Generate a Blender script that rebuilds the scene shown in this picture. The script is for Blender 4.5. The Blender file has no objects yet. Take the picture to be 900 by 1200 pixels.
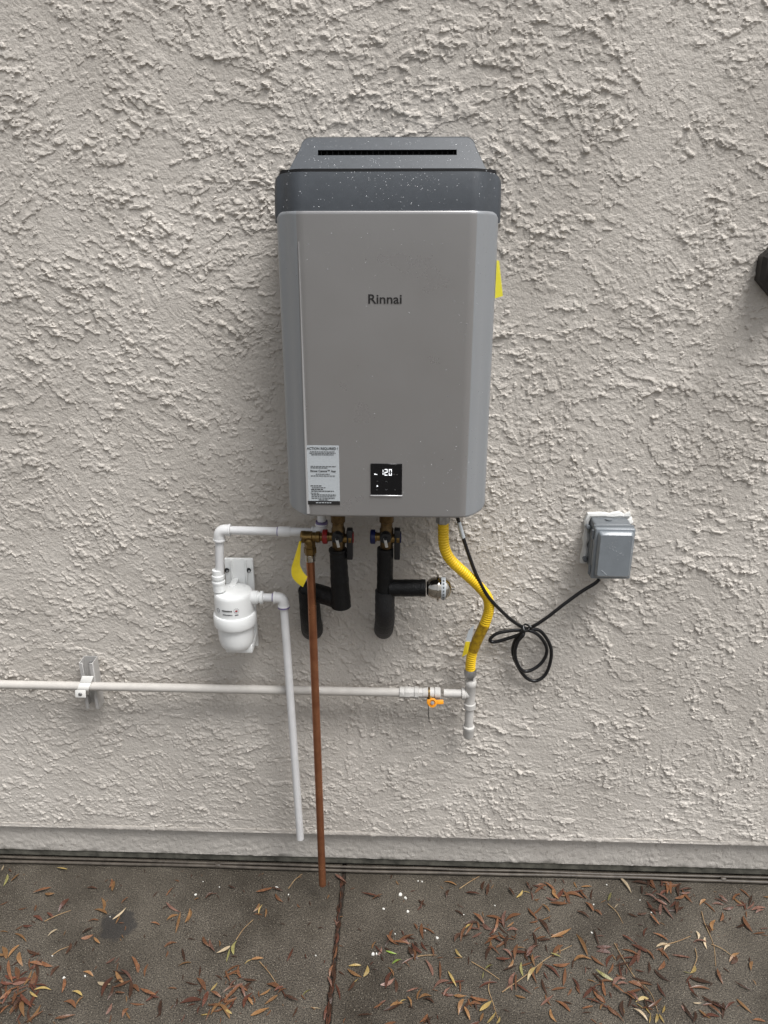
import bpy, bmesh, math, random
import numpy as np
from mathutils import Vector, Matrix

# ------------------------------------------------------------------ camera, sky, sun, exposure
scene = bpy.context.scene
CAM_D, CAM_H, PITCH, YAW, FPX = 1.95, 1.9765, math.radians(20.3), math.radians(2.0), 900.0
cam_d = bpy.data.cameras.new('camera')
cam = bpy.data.objects.new('camera', cam_d)
scene.collection.objects.link(cam)
cam.location = (0, -CAM_D, CAM_H)
cam.rotation_euler = (math.pi / 2 - PITCH, 0, YAW)
cam_d.sensor_fit = 'VERTICAL'
cam_d.sensor_height = 36.0
cam_d.lens = 36.0 * FPX / 1200.0
cam_d.clip_start = 0.05
cam_d.clip_end = 500
scene.camera = cam

SUN_EL, SUN_AZ = math.radians(64), math.radians(130)      # azimuth clockwise from +Y (into the wall)
world = bpy.data.worlds.new('World')
scene.world = world
world.use_nodes = True
nt = world.node_tree
nt.nodes.clear()
sky = nt.nodes.new('ShaderNodeTexSky')
sky.sky_type = 'NISHITA'
sky.sun_disc = False
sky.sun_elevation = SUN_EL
sky.sun_rotation = SUN_AZ
sky.air_density = 1.0
sky.dust_density = 4.0
hs = nt.nodes.new('ShaderNodeHueSaturation')
hs.inputs['Saturation'].default_value = 0.22
bg = nt.nodes.new('ShaderNodeBackground')
bg.inputs['Strength'].default_value = 0.06
wo = nt.nodes.new('ShaderNodeOutputWorld')
nt.links.new(sky.outputs[0], hs.inputs['Color'])
nt.links.new(hs.outputs[0], bg.inputs['Color'])
nt.links.new(bg.outputs[0], wo.inputs['Surface'])

sun_d = bpy.data.lights.new('sun', 'SUN')
sun_d.energy = 1.5
sun_d.angle = math.radians(28)
sun_d.color = (1.0, 0.99, 0.98)
sun = bpy.data.objects.new('sun', sun_d)
scene.collection.objects.link(sun)
sv = Vector((math.sin(SUN_AZ) * math.cos(SUN_EL), math.cos(SUN_AZ) * math.cos(SUN_EL), math.sin(SUN_EL)))
sun.rotation_euler = sv.to_track_quat('Z', 'Y').to_euler()
sun.location = (1, -2, 5)

scene.view_settings.view_transform = 'Standard'
scene.view_settings.look = 'None'
scene.view_settings.gamma = 1.0
scene.view_settings.use_curve_mapping = False
scene.view_settings.exposure = 1.3

# ------------------------------------------------------------------ helpers
rng = random.Random(7)
nrg = np.random.default_rng(11)
ROOTLOC = {}
FW = Vector((-math.sin(YAW) * math.cos(PITCH), math.cos(YAW) * math.cos(PITCH), -math.sin(PITCH)))
RT = Vector((math.cos(YAW), math.sin(YAW), 0))
UP = RT.cross(FW)
EYE = Vector((0, -CAM_D, CAM_H))


def at(px, py, dep):
    """point standing `dep` metres in front of the wall, read off the photograph's pixel grid (900 x 1200)"""
    r = FW + RT * ((px - 450) / FPX) - UP * ((py - 600) / FPX)
    return EYE + r * ((CAM_D - dep) / r.y)


def gr(px, py, z=0.0):
    r = FW + RT * ((px - 450) / FPX) - UP * ((py - 600) / FPX)
    return EYE + r * ((z - CAM_H) / r.z)


def link(o):
    scene.collection.objects.link(o)
    return o


def tag(o, label, cat, group=None, kind=None):
    if label: o['label'] = label
    if cat: o['category'] = cat
    if group: o['group'] = group
    if kind: o['kind'] = kind
    return o


def thing(name, loc, label, cat, group=None):
    o = link(bpy.data.objects.new(name, None))
    o.empty_display_size = 0.05
    o.location = loc
    ROOTLOC[o.name] = Vector(loc)
    return tag(o, label, cat, group)


class MB:
    def __init__(self):
        self.v = []; self.f = []

    def add(self, vs, fs):
        k = len(self.v)
        self.v += [Vector(p) for p in vs]
        self.f += [tuple(i + k for i in f) for f in fs]
        return self

    def box(self, c, s, bevel=0.0, seg=2, rot=None):
        bm = bmesh.new()
        bmesh.ops.create_cube(bm, size=1)
        for v in bm.verts: v.co = Vector((v.co.x * s[0], v.co.y * s[1], v.co.z * s[2]))
        if bevel > 0:
            bmesh.ops.bevel(bm, geom=bm.edges[:], offset=bevel, segments=seg, profile=0.5, affect='EDGES')
        return self._bm(bm, c, rot)

    def _bm(self, bm, c, rot=None):
        bm.verts.index_update()
        vs = [Vector(v.co) for v in bm.verts]
        if rot is not None: vs = [rot @ p for p in vs]
        c = Vector(c)
        self.add([p + c for p in vs], [[v.index for v in f.verts] for f in bm.faces])
        bm.free()
        return self

    def tube(self, path, r, n=16, caps=True):
        path = [Vector(p) for p in path]
        rs = r if isinstance(r, (list, tuple)) else [r] * len(path)
        t0 = (path[1] - path[0]).normalized()
        a = Vector((0, 0, 1)) if abs(t0.z) < 0.9 else Vector((0, 1, 0))
        u = t0.cross(a).normalized()
        vs = []
        for i, p in enumerate(path):
            t = (path[min(i + 1, len(path) - 1)] - path[max(i - 1, 0)]).normalized()
            u = (u - t * u.dot(t)).normalized()
            w = t.cross(u)
            for k in range(n):
                an = 2 * math.pi * k / n
                vs.append(p + (u * math.cos(an) + w * math.sin(an)) * rs[i])
        fs = []
        for i in range(len(path) - 1):
            for k in range(n):
                k2 = (k + 1) % n
                fs.append((i * n + k, i * n + k2, (i + 1) * n + k2, (i + 1) * n + k))
        if caps:
            fs.append(tuple(range(n - 1, -1, -1)))
            fs.append(tuple((len(path) - 1) * n + k for k in range(n)))
        return self.add(vs, fs)

    def lathe(self, prof, o, axis, n=24, ph=0.0):
        axis = Vector(axis).normalized()
        a = Vector((0, 0, 1)) if abs(axis.z) < 0.9 else Vector((0, -1, 0))
        u = axis.cross(a).normalized(); w = axis.cross(u)
        o = Vector(o)
        vs = []
        for (r, h) in prof:
            for k in range(n):
                an = 2 * math.pi * k / n + ph
                vs.append(o + axis * h + (u * math.cos(an) + w * math.sin(an)) * max(r, 1e-5))
        fs = []
        for i in range(len(prof) - 1):
            for k in range(n):
                k2 = (k + 1) % n
                fs.append((i * n + k, i * n + k2, (i + 1) * n + k2, (i + 1) * n + k))
        fs.append(tuple(range(n - 1, -1, -1)))
        fs.append(tuple((len(prof) - 1) * n + k for k in range(n)))
        return self.add(vs, fs)

    def extrude(self, poly, vec):
        n = len(poly)
        vec = Vector(vec)
        vs = [Vector(p) for p in poly] + [Vector(p) + vec for p in poly]
        fs = [tuple(range(n)), tuple(range(2 * n - 1, n - 1, -1))]
        for k in range(n):
            k2 = (k + 1) % n
            fs.append((k, k + n, k2 + n, k2))
        return self.add(vs, fs)

    def build(self, name, m, parent=None, sharp=38):
        off = Vector((0, 0, 0))
        if parent is not None: off = ROOTLOC[parent.name]
        me = bpy.data.meshes.new(name)
        me.from_pydata([tuple(p - off) for p in self.v], [], self.f)
        bm = bmesh.new(); bm.from_mesh(me)
        bmesh.ops.recalc_face_normals(bm, faces=bm.faces)
        bm.to_mesh(me); bm.free()
        me.shade_smooth()
        me.set_sharp_from_angle(angle=math.radians(sharp))
        me.materials.append(m)
        o = link(bpy.data.objects.new(name, me))
        if parent is not None: o.parent = parent
        ROOTLOC[o.name] = off
        return o


def catmull(pts, per=8):
    pts = [Vector(p) for p in pts]
    out = []
    P = [pts[0] * 2 - pts[1]] + pts + [pts[-1] * 2 - pts[-2]]
    for i in range(1, len(P) - 2):
        a, b, c, d = P[i - 1], P[i], P[i + 1], P[i + 2]
        for k in range(per):
            t = k / per
            out.append(0.5 * ((2 * b) + (c - a) * t + (2 * a - 5 * b + 4 * c - d) * t * t + (3 * b - a - 3 * c + d) * t ** 3))
    out.append(pts[-1])
    return out


def resample(path, step):
    out = [path[0]]; acc = 0.0
    for a, b in zip(path[:-1], path[1:]):
        L = (b - a).length
        d = step - acc
        while d <= L:
            out.append(a.lerp(b, d / L)); d += step
        acc = (acc + L) % step
    return out


def text_mesh(name, body, loc, size, m, parent, rot=(math.pi / 2, 0, 0), align='CENTER', sx=1.0, bold=0.0):
    cu = bpy.data.curves.new(name, 'FONT')
    cu.body = body; cu.size = size; cu.align_x = align; cu.align_y = 'CENTER'
    cu.extrude = 0.0002; cu.offset = bold; cu.resolution_u = 3
    tmp = link(bpy.data.objects.new('tmp', cu))
    dg = bpy.context.evaluated_depsgraph_get()
    me = bpy.data.meshes.new_from_object(tmp.evaluated_get(dg))
    bpy.data.objects.remove(tmp); bpy.data.curves.remove(cu)
    me.name = name
    off = ROOTLOC[parent.name] if parent else Vector((0, 0, 0))
    M = Matrix.Translation(Vector(loc) - off) @ Matrix.Rotation(rot[2], 4, 'Z') @ Matrix.Rotation(rot[1], 4, 'Y') @ Matrix.Rotation(rot[0], 4, 'X') @ Matrix.Diagonal((sx, 1, 1, 1))
    me.transform(M)
    me.materials.clear(); me.materials.append(m)
    o = link(bpy.data.objects.new(name, me))
    o.parent = parent; ROOTLOC[o.name] = off
    return o


# ------------------------------------------------------------------ materials
def mat(name, col, rough=0.5, metal=0.0, noise=0.0, nscale=30.0, bump=0.0, bscale=200.0, spec=0.5, emit=0.0, col2=None, coat=0.0, trans=0.0, ior=1.45, rvar=0.0):
    m = bpy.data.materials.new(name); m.use_nodes = True
    n = m.node_tree.nodes; l = m.node_tree.links
    p = n['Principled BSDF']
    p.inputs['Base Color'].default_value = (*col, 1)
    p.inputs['Roughness'].default_value = rough
    p.inputs['Metallic'].default_value = metal
    p.inputs['Specular IOR Level'].default_value = spec
    p.inputs['IOR'].default_value = ior
    if coat: p.inputs['Coat Weight'].default_value = coat; p.inputs['Coat Roughness'].default_value = 0.08
    if trans: p.inputs['Transmission Weight'].default_value = trans
    if emit:
        p.inputs['Emission Color'].default_value = (*col, 1); p.inputs['Emission Strength'].default_value = emit
    tc = n.new('ShaderNodeTexCoord')
    if noise or col2 or rvar:
        tx = n.new('ShaderNodeTexNoise'); tx.inputs['Scale'].default_value = nscale; tx.inputs['Detail'].default_value = 6; tx.inputs['Roughness'].default_value = 0.6
        l.new(tc.outputs['Object'], tx.inputs['Vector'])
        if noise or col2:
            rp = n.new('ShaderNodeValToRGB')
            c2 = col2 if col2 else tuple(min(1, c * (1 + noise)) for c in col)
            c1 = col if col2 else tuple(c * (1 - noise) for c in col)
            rp.color_ramp.elements[0].position = 0.35; rp.color_ramp.elements[0].color = (*c1, 1)
            rp.color_ramp.elements[1].position = 0.65; rp.color_ramp.elements[1].color = (*c2, 1)
            l.new(tx.outputs['Fac'], rp.inputs['Fac']); l.new(rp.outputs['Color'], p.inputs['Base Color'])
        if rvar:
            mr = n.new('ShaderNodeMapRange'); mr.inputs['From Min'].default_value = 0.3; mr.inputs['From Max'].default_value = 0.7
            mr.inputs['To Min'].default_value = rough - rvar; mr.inputs['To Max'].default_value = rough + rvar
            l.new(tx.outputs['Fac'], mr.inputs['Value']); l.new(mr.outputs['Result'], p.inputs['Roughness'])
    if bump:
        tb = n.new('ShaderNodeTexNoise'); tb.inputs['Scale'].default_value = bscale; tb.inputs['Detail'].default_value = 4
        l.new(tc.outputs['Object'], tb.inputs['Vector'])
        bp = n.new('ShaderNodeBump'); bp.inputs['Strength'].default_value = bump; bp.inputs['Distance'].default_value = 0.002
        l.new(tb.outputs['Fac'], bp.inputs['Height']); l.new(bp.outputs['Normal'], p.inputs['Normal'])
    return m


def stucco_mat(name, c1, c2, dirt=None):
    m = bpy.data.materials.new(name); m.use_nodes = True
    n = m.node_tree.nodes; l = m.node_tree.links; p = n['Principled BSDF']
    p.inputs['Roughness'].default_value = 0.75; p.inputs['Specular IOR Level'].default_value = 0.3
    g = n.new('ShaderNodeNewGeometry')
    a = n.new('ShaderNodeTexNoise'); a.inputs['Scale'].default_value = 2.2; a.inputs['Detail'].default_value = 8; a.inputs['Roughness'].default_value = 0.62
    l.new(g.outputs['Position'], a.inputs['Vector'])
    r = n.new('ShaderNodeValToRGB'); r.color_ramp.elements[0].position = 0.36; r.color_ramp.elements[0].color = (*c1, 1)
    r.color_ramp.elements[1].position = 0.64; r.color_ramp.elements[1].color = (*c2, 1)
    l.new(a.outputs['Fac'], r.inputs['Fac'])
    last = r.outputs['Color']
    # pores and specks
    s = n.new('ShaderNodeTexNoise'); s.inputs['Scale'].default_value = 95; s.inputs['Detail'].default_value = 3
    l.new(g.outputs['Position'], s.inputs['Vector'])
    sr = n.new('ShaderNodeValToRGB'); sr.color_ramp.elements[0].position = 0.27; sr.color_ramp.elements[0].color = (0.62, 0.6, 0.58, 1)
    sr.color_ramp.elements[1].position = 0.38; sr.color_ramp.elements[1].color = (1, 1, 1, 1)
    l.new(s.outputs['Fac'], sr.inputs['Fac'])
    mx = n.new('ShaderNodeMix'); mx.data_type = 'RGBA'; mx.blend_type = 'MULTIPLY'; mx.inputs['Factor'].default_value = 0.8
    l.new(last, mx.inputs['A']); l.new(sr.outputs['Color'], mx.inputs['B'])
    last = mx.outputs['Result']
    if dirt:
        sp = n.new('ShaderNodeSeparateXYZ'); l.new(g.outputs['Position'], sp.inputs[0])
        dn = n.new('ShaderNodeTexNoise'); dn.inputs['Scale'].default_value = 16; dn.inputs['Detail'].default_value = 7
        l.new(g.outputs['Position'], dn.inputs['Vector'])
        ad = n.new('ShaderNodeMath'); ad.operation = 'MULTIPLY_ADD'; ad.inputs[1].default_value = 0.06
        l.new(dn.outputs['Fac'], ad.inputs[0]); l.new(sp.outputs['Z'], ad.inputs[2])
        mp = n.new('ShaderNodeMapRange'); mp.inputs['From Min'].default_value = dirt[0]; mp.inputs['From Max'].default_value = dirt[1]
        mp.inputs['To Min'].default_value = 1; mp.inputs['To Max'].default_value = 0
        l.new(ad.outputs[0], mp.inputs['Value'])
        dm = n.new('ShaderNodeMix'); dm.data_type = 'RGBA'; l.new(mp.outputs['Result'], dm.inputs['Factor'])
        dm.inputs['B'].default_value = (0.075, 0.07, 0.056, 1)
        l.new(last, dm.inputs['A']); last = dm.outputs['Result']
    l.new(last, p.inputs['Base Color'])
    b = n.new('ShaderNodeTexNoise'); b.inputs['Scale'].default_value = 260; b.inputs['Detail'].default_value = 5
    l.new(g.outputs['Position'], b.inputs['Vector'])
    bp = n.new('ShaderNodeBump'); bp.inputs['Strength'].default_value = 0.55; bp.inputs['Distance'].default_value = 0.003
    l.new(b.outputs['Fac'], bp.inputs['Height']); l.new(bp.outputs['Normal'], p.inputs['Normal'])
    return m


def concrete_mat():
    m = bpy.data.materials.new('wet_concrete'); m.use_nodes = True
    n = m.node_tree.nodes; l = m.node_tree.links; p = n['Principled BSDF']
    g = n.new('ShaderNodeNewGeometry')
    a = n.new('ShaderNodeTexNoise'); a.inputs['Scale'].default_value = 3.0; a.inputs['Detail'].default_value = 9; a.inputs['Roughness'].default_value = 0.65
    l.new(g.outputs['Position'], a.inputs['Vector'])
    r = n.new('ShaderNodeValToRGB')
    r.color_ramp.elements[0].position = 0.32; r.color_ramp.elements[0].color = (0.026, 0.0215, 0.0165, 1)
    r.color_ramp.elements[1].position = 0.68; r.color_ramp.elements[1].color = (0.080, 0.069, 0.055, 1)
    l.new(a.outputs['Fac'], r.inputs['Fac'])
    # sand grains, light and dark
    s = n.new('ShaderNodeTexNoise'); s.inputs['Scale'].default_value = 260; s.inputs['Detail'].default_value = 2
    l.new(g.outputs['Position'], s.inputs['Vector'])
    sr = n.new('ShaderNodeValToRGB'); sr.color_ramp.elements[0].position = 0.35; sr.color_ramp.elements[0].color = (0.35, 0.35, 0.35, 1)
    sr.color_ramp.elements[1].position = 0.66; sr.color_ramp.elements[1].color = (1.9, 1.9, 1.85, 1)
    l.new(s.outputs['Fac'], sr.inputs['Fac'])
    mx = n.new('ShaderNodeMix'); mx.data_type = 'RGBA'; mx.blend_type = 'MULTIPLY'; mx.inputs['Factor'].default_value = 1
    l.new(r.outputs['Color'], mx.inputs['A']); l.new(sr.outputs['Color'], mx.inputs['B'])
    v = n.new('ShaderNodeTexVoronoi'); v.inputs['Scale'].default_value = 170; v.inputs['Randomness'].default_value = 1
    l.new(g.outputs['Position'], v.inputs['Vector'])
    vr = n.new('ShaderNodeValToRGB'); vr.color_ramp.elements[0].position = 0.12; vr.color_ramp.elements[0].color = (1, 1, 1, 1)
    vr.color_ramp.elements[1].position = 0.22; vr.color_ramp.elements[1].color = (0, 0, 0, 1)
    l.new(v.outputs['Distance'], vr.inputs['Fac'])
    sel = n.new('ShaderNodeSeparateColor'); l.new(v.outputs['Color'], sel.inputs[0])
    gt = n.new('ShaderNodeMath'); gt.operation = 'GREATER_THAN'; gt.inputs[1].default_value = 0.6; l.new(sel.outputs[0], gt.inputs[0])
    mu = n.new('ShaderNodeMath'); mu.operation = 'MULTIPLY'; l.new(vr.outputs['Color'], mu.inputs[0]); l.new(gt.outputs[0], mu.inputs[1])
    m2 = n.new('ShaderNodeMix'); m2.data_type = 'RGBA'; l.new(mu.outputs[0], m2.inputs['Factor'])
    l.new(mx.outputs['Result'], m2.inputs['A']); m2.inputs['B'].default_value = (0.26, 0.235, 0.19, 1)
    # the round dark damp stain
    c0 = gr(138, 1085)
    vm = n.new('ShaderNodeVectorMath'); vm.operation = 'SUBTRACT'; l.new(g.outputs['Position'], vm.inputs[0]); vm.inputs[1].default_value = (c0.x, c0.y, 0)
    sc = n.new('ShaderNodeVectorMath'); sc.operation = 'MULTIPLY'; l.new(vm.outputs[0], sc.inputs[0]); sc.inputs[1].default_value = (1 / 0.058, 1 / 0.06, 0)
    ln = n.new('ShaderNodeVectorMath'); ln.operation = 'LENGTH'; l.new(sc.outputs[0], ln.inputs[0])
    wn = n.new('ShaderNodeTexNoise'); wn.inputs['Scale'].default_value = 30; wn.inputs['Detail'].default_value = 4; l.new(g.outputs['Position'], wn.inputs['Vector'])
    ws = n.new('ShaderNodeMath'); ws.operation = 'ADD'; l.new(ln.outputs['Value'], ws.inputs[0]); l.new(wn.outputs['Fac'], ws.inputs[1])
    wm = n.new('ShaderNodeMapRange'); wm.inputs['From Min'].default_value = 1.3; wm.inputs['From Max'].default_value = 1.5
    wm.inputs['To Min'].default_value = 0.75; wm.inputs['To Max'].default_value = 0; l.new(ws.outputs[0], wm.inputs['Value'])
    m3 = n.new('ShaderNodeMix'); m3.data_type = 'RGBA'; l.new(wm.outputs['Result'], m3.inputs['Factor'])
    l.new(m2.outputs['Result'], m3.inputs['A']); m3.inputs['B'].default_value = (0.018, 0.017, 0.017, 1)
    l.new(m3.outputs['Result'], p.inputs['Base Color'])
    rr = n.new('ShaderNodeMapRange'); rr.inputs['From Min'].default_value = 0.35; rr.inputs['From Max'].default_value = 0.65
    rr.inputs['To Min'].default_value = 0.42; rr.inputs['To Max'].default_value = 0.7
    l.new(a.outputs['Fac'], rr.inputs['Value']); l.new(rr.outputs['Result'], p.inputs['Roughness'])
    b = n.new('ShaderNodeTexNoise'); b.inputs['Scale'].default_value = 240; b.inputs['Detail'].default_value = 4
    l.new(g.outputs['Position'], b.inputs['Vector'])
    bp = n.new('ShaderNodeBump'); bp.inputs['Strength'].default_value = 0.6; bp.inputs['Distance'].default_value = 0.0025
    l.new(b.outputs['Fac'], bp.inputs['Height']); l.new(bp.outputs['Normal'], p.inputs['Normal'])
    return m


M = {}
M['stucco'] = stucco_mat('stucco', (0.46, 0.427, 0.385), (0.57, 0.533, 0.485))
M['plinth'] = stucco_mat('plinth_render', (0.42, 0.395, 0.36), (0.50, 0.47, 0.43), dirt=(0.052, 0.072))
M['footing'] = mat('footing', (0.10, 0.095, 0.078), 0.7, noise=0.5, nscale=25, bump=0.4, bscale=120)
M['concrete'] = concrete_mat()
M['joint'] = mat('joint_dirt', (0.02, 0.014, 0.01), 0.9, noise=0.6, nscale=120, bump=0.8, bscale=300)
M['earth'] = mat('earth', (0.09, 0.075, 0.055), 0.9, noise=0.4, nscale=5, bump=0.5, bscale=60)
M['silver'] = mat('silver_paint', (0.335, 0.328, 0.325), 0.31, metal=0.55, bump=0.03, bscale=900, rvar=0.05, nscale=9)
M['silver_sky_tint'] = mat('silver_paint_sky_tinted', (0.34, 0.355, 0.372), 0.36, metal=0.4, bump=0.03, bscale=900, rvar=0.05, nscale=9)  # same silver paint, with the sky's reflection on the facets put into its colour
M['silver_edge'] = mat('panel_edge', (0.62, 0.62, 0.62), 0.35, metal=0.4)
M['charcoal'] = mat('charcoal_plastic', (0.056, 0.063, 0.072), 0.40, bump=0.06, bscale=700, noise=0.06, nscale=60)
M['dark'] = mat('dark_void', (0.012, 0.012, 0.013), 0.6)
M['black_gloss'] = mat('black_glass', (0.006, 0.006, 0.007), 0.12)
M['ink'] = mat('ink', (0.015, 0.014, 0.014), 0.6)
M['ink_grey'] = mat('ink_grey', (0.11, 0.115, 0.12), 0.6)
M['red_ink'] = mat('red_ink', (0.35, 0.02, 0.03), 0.6)
M['sticker'] = mat('sticker', (0.46, 0.49, 0.51), 0.45, noise=0.03, nscale=200)
M['lit'] = mat('lit_segments', (0.95, 0.97, 1.0), 0.5, emit=0.30)
M['dim'] = mat('dim_icons', (0.05, 0.05, 0.05), 0.5)
M['pvc'] = mat('pvc_white', (0.70, 0.70, 0.70), 0.32, noise=0.04, nscale=25)
M['pvc_fit'] = mat('pvc_fitting', (0.74, 0.74, 0.735), 0.28)
M['purple'] = mat('pvc_primer', (0.16, 0.13, 0.26), 0.4, noise=0.4, nscale=60)
M['filter'] = mat('filter_white', (0.80, 0.81, 0.80), 0.3)
M['copper'] = mat('copper', (0.44, 0.19, 0.095), 0.33, metal=0.8, col2=(0.29, 0.115, 0.058), nscale=18, rvar=0.1)
M['brass'] = mat('brass', (0.21, 0.135, 0.048), 0.36, metal=0.9, noise=0.25, nscale=60, bump=0.1, bscale=250)
M['shaded_brass'] = mat('shaded_brass', (0.11, 0.07, 0.03), 0.42, metal=0.8, noise=0.4, nscale=60, bump=0.1, bscale=250)  # brass darkened in colour for the shade under the heater
M['chrome'] = mat('chrome', (0.50, 0.47, 0.42), 0.10, metal=1.0, rvar=0.05, nscale=40)
M['steel'] = mat('steel', (0.42, 0.42, 0.42), 0.35, metal=0.9, noise=0.2, nscale=80)
M['foam'] = mat('black_foam', (0.0035, 0.0035, 0.0038), 0.45, bump=1.0, bscale=260, spec=0.35, noise=0.3, nscale=300)
M['foam2'] = mat('black_foam_grey', (0.011, 0.011, 0.012), 0.6, bump=0.9, bscale=300, noise=0.3, nscale=300)
M['black'] = mat('black_plastic', (0.014, 0.014, 0.015), 0.4)
M['cord'] = mat('cord_rubber', (0.010, 0.010, 0.011), 0.33, rvar=0.08, nscale=40)
M['red'] = mat('red_plastic', (0.24, 0.012, 0.012), 0.4)
M['blue'] = mat('blue_plastic', (0.008, 0.012, 0.07), 0.4)
M['white_metal'] = mat('lever_metal', (0.62, 0.62, 0.6), 0.35, metal=0.5)
M['yellow'] = mat('yellow_jacket', (0.80, 0.52, 0.015), 0.38, noise=0.06, nscale=40)
M['brown_sleeve'] = mat('printed_sleeve', (0.46, 0.29, 0.012), 0.3, col2=(0.22, 0.13, 0.01), nscale=90)
M['tag'] = mat('yellow_tag', (0.86, 0.66, 0.03), 0.45, noise=0.05, nscale=60)
M['lime'] = mat('energy_label', (0.62, 0.56, 0.03), 0.5)
M['gas'] = mat('painted_gas_pipe', (0.50, 0.475, 0.44), 0.5, noise=0.06, nscale=30, bump=0.08, bscale=250)
M['gas_fit'] = mat('painted_fitting', (0.50, 0.485, 0.46), 0.55, noise=0.08, nscale=50, bump=0.15, bscale=200)
M['orange'] = mat('orange_handle', (0.70, 0.27, 0.012), 0.42, noise=0.1, nscale=60)
M['strut'] = mat('painted_strut', (0.46, 0.45, 0.435), 0.45, metal=0.25, noise=0.08, nscale=40)
M['clamp'] = mat('clamp_paint', (0.66, 0.65, 0.62), 0.45)
M['box_grey'] = mat('grey_box', (0.19, 0.21, 0.228), 0.34, noise=0.06, nscale=30, coat=0.3)
M['box_dark'] = mat('grey_box_shell', (0.14, 0.152, 0.163), 0.42)
M['caulk'] = mat('caulk', (0.62, 0.62, 0.60), 0.5, bump=0.4, bscale=120)
M['fixture'] = mat('fixture_bronze', (0.022, 0.019, 0.017), 0.45, noise=0.2, nscale=60)
M['water'] = mat('rain_water', (0.95, 0.97, 1.0), 0.05, trans=0.74, ior=1.33, spec=0.7)
M['edge_cable'] = mat('edge_cable', (0.055, 0.046, 0.037), 0.5, col2=(0.10, 0.085, 0.068), nscale=40, bump=0.3, bscale=150)
M['chip'] = mat('chip_white', (0.60, 0.59, 0.55), 0.6, noise=0.08, nscale=90)
M['twig'] = mat('twig', (0.20, 0.12, 0.06), 0.6, col2=(0.33, 0.23, 0.12), nscale=50)

# ------------------------------------------------------------------ ground, patio
gnd = MB().add([(-60, -60, -0.14), (60, -60, -0.14), (60, 60, -0.14), (-60, 60, -0.14)], [(0, 1, 2, 3)]).build('ground', M['earth'])
tag(gnd, 'bare earth under and around the patio slabs', 'ground', kind='structure')
patio = thing('patio', (0, 0, 0), 'dark wet concrete patio of large slabs at the wall foot', 'patio')
patio['kind'] = 'structure'
JX = -0.200
for (x0, x1) in ((-3.3, JX - 0.006), (JX + 0.006, 2.9), (2.912, 6.0), (-6.4, -3.312)):
    for (y0, y1) in ((-3.0, 0.05), (-6.1, -3.012)):
        MB().box(((x0 + x1) / 2, (y0 + y1) / 2, -0.05), (x1 - x0, y1 - y0, 0.1), 0.006, 3).build('slab', M['concrete'], patio)
MB().box((JX, -1.5, -0.030), (0.0135, 3.1, 0.05)).build('joint_filler', M['joint'], patio)

# ------------------------------------------------------------------ stucco wall as a real relief
CELL = 0.0025
NX, NZ = 1080, 960
TW, TH = NX * CELL, NZ * CELL
X0, Z0 = -1.46, 0.150
fx = np.fft.fftfreq(NX, CELL)[None, :]
fz = np.fft.fftfreq(NZ, CELL)[:, None]


def gnoise(lu, lv, ang=0.0, hp=None):
    """periodic gaussian noise with correlation lengths lu (along ang) and lv (across)"""
    w = np.fft.fft2(nrg.standard_normal((NZ, NX)))
    c, s = math.cos(ang), math.sin(ang)
    a = fx * c + fz * s; b = -fx * s + fz * c
    flt = np.exp(-((a * lu) ** 2 + (b * lv) ** 2) * 4.9)
    if hp: flt = flt * (1 - np.exp(-((fx ** 2 + fz ** 2) * hp * hp) * 4.9))
    o = np.real(np.fft.ifft2(w * flt))
    return (o - o.mean()) / o.std()


def sst(a, b, x):
    t = np.clip((x - a) / (b - a), 0, 1)
    return t * t * (3 - 2 * t)


angs=[-0.5,-0.15,0.25,0.9,-1.0,1.5]
sel=np.stack([gnoise(0.16,0.16)*2.2+bs for bs in (1.2,1.2,0.6,-0.4,0.3,-1.2)])
wts=np.exp(sel-sel.max(0)); wts/=np.sqrt((wts**2).sum(0))
def aniso(lu,lv):
    o=np.zeros((NZ,NX))
    for k,a in enumerate(angs): o+=wts[k]*gnoise(lu,lv,a)
    return o
def scan(mask,decay,sh):
    # a coat of plaster pushed up the wall: thick at its ragged lower lip, feathering out above it
    acc=np.zeros_like(mask); prev=np.zeros(NX); pm=np.zeros(NX)
    for rep in range(2):
        for i in range(NZ):
            pr=np.roll(prev,sh if i%2 else 0); pmm=np.roll(pm,sh if i%2 else 0)
            m=mask[i]
            cur=np.where(m>0.5,np.where(pmm>0.5,pr*decay,1.0),0.0)
            acc[i]=cur; prev=cur; pm=m
    return acc
rag=gnoise(0.011,0.010); rag2=gnoise(0.0050,0.0048); rag3=gnoise(0.009,0.0075)
H=np.zeros((NZ,NX))
dirw=sst(-0.8,0.8,gnoise(0.3,0.3))
for (lu,lv,thr,amp,rg,rg2,dc,dl,db) in ((0.100,0.034,0.2,0.0026,0.24,0.13,0.965,.09,0.35),(0.050,0.016,0.5,0.0024,0.30,0.20,0.93,.08,0.3),(0.026,0.011,0.6,0.0022,0.38,0.28,0.88,.07,0.25),(0.015,0.0085,0.8,0.0018,0.38,0.34,0.82,.06,0.2)):
    n0=aniso(lu,lv)+rg*rag+rg2*rag2
    m=(n0>thr).astype(float)
    a=scan(m,dc,1)*dirw+scan(m,dc,-1)*(1-dirw)
    dens=sst(-0.45,0.65,gnoise(dl,dl)+db-0.08)
    H+=amp*dens*a*(0.55+0.6*sst(-0.5,1.2,rag3))
H+=0.0010*sst(1.1,2.0,gnoise(0.0060,0.0052))*sst(-0.3,0.9,gnoise(0.05,0.05))
F=np.exp(-((fx**2+fz**2)*0.0010**2)*4.9)
H=np.real(np.fft.ifft2(np.fft.fft2(H)*F))
H+=0.00012*aniso(0.10,0.005)+0.00016*rag2+0.00010*gnoise(0.003,0.003)+0.0012*gnoise(0.25,0.25)
H*=1.04
H-=H.mean()

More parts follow.
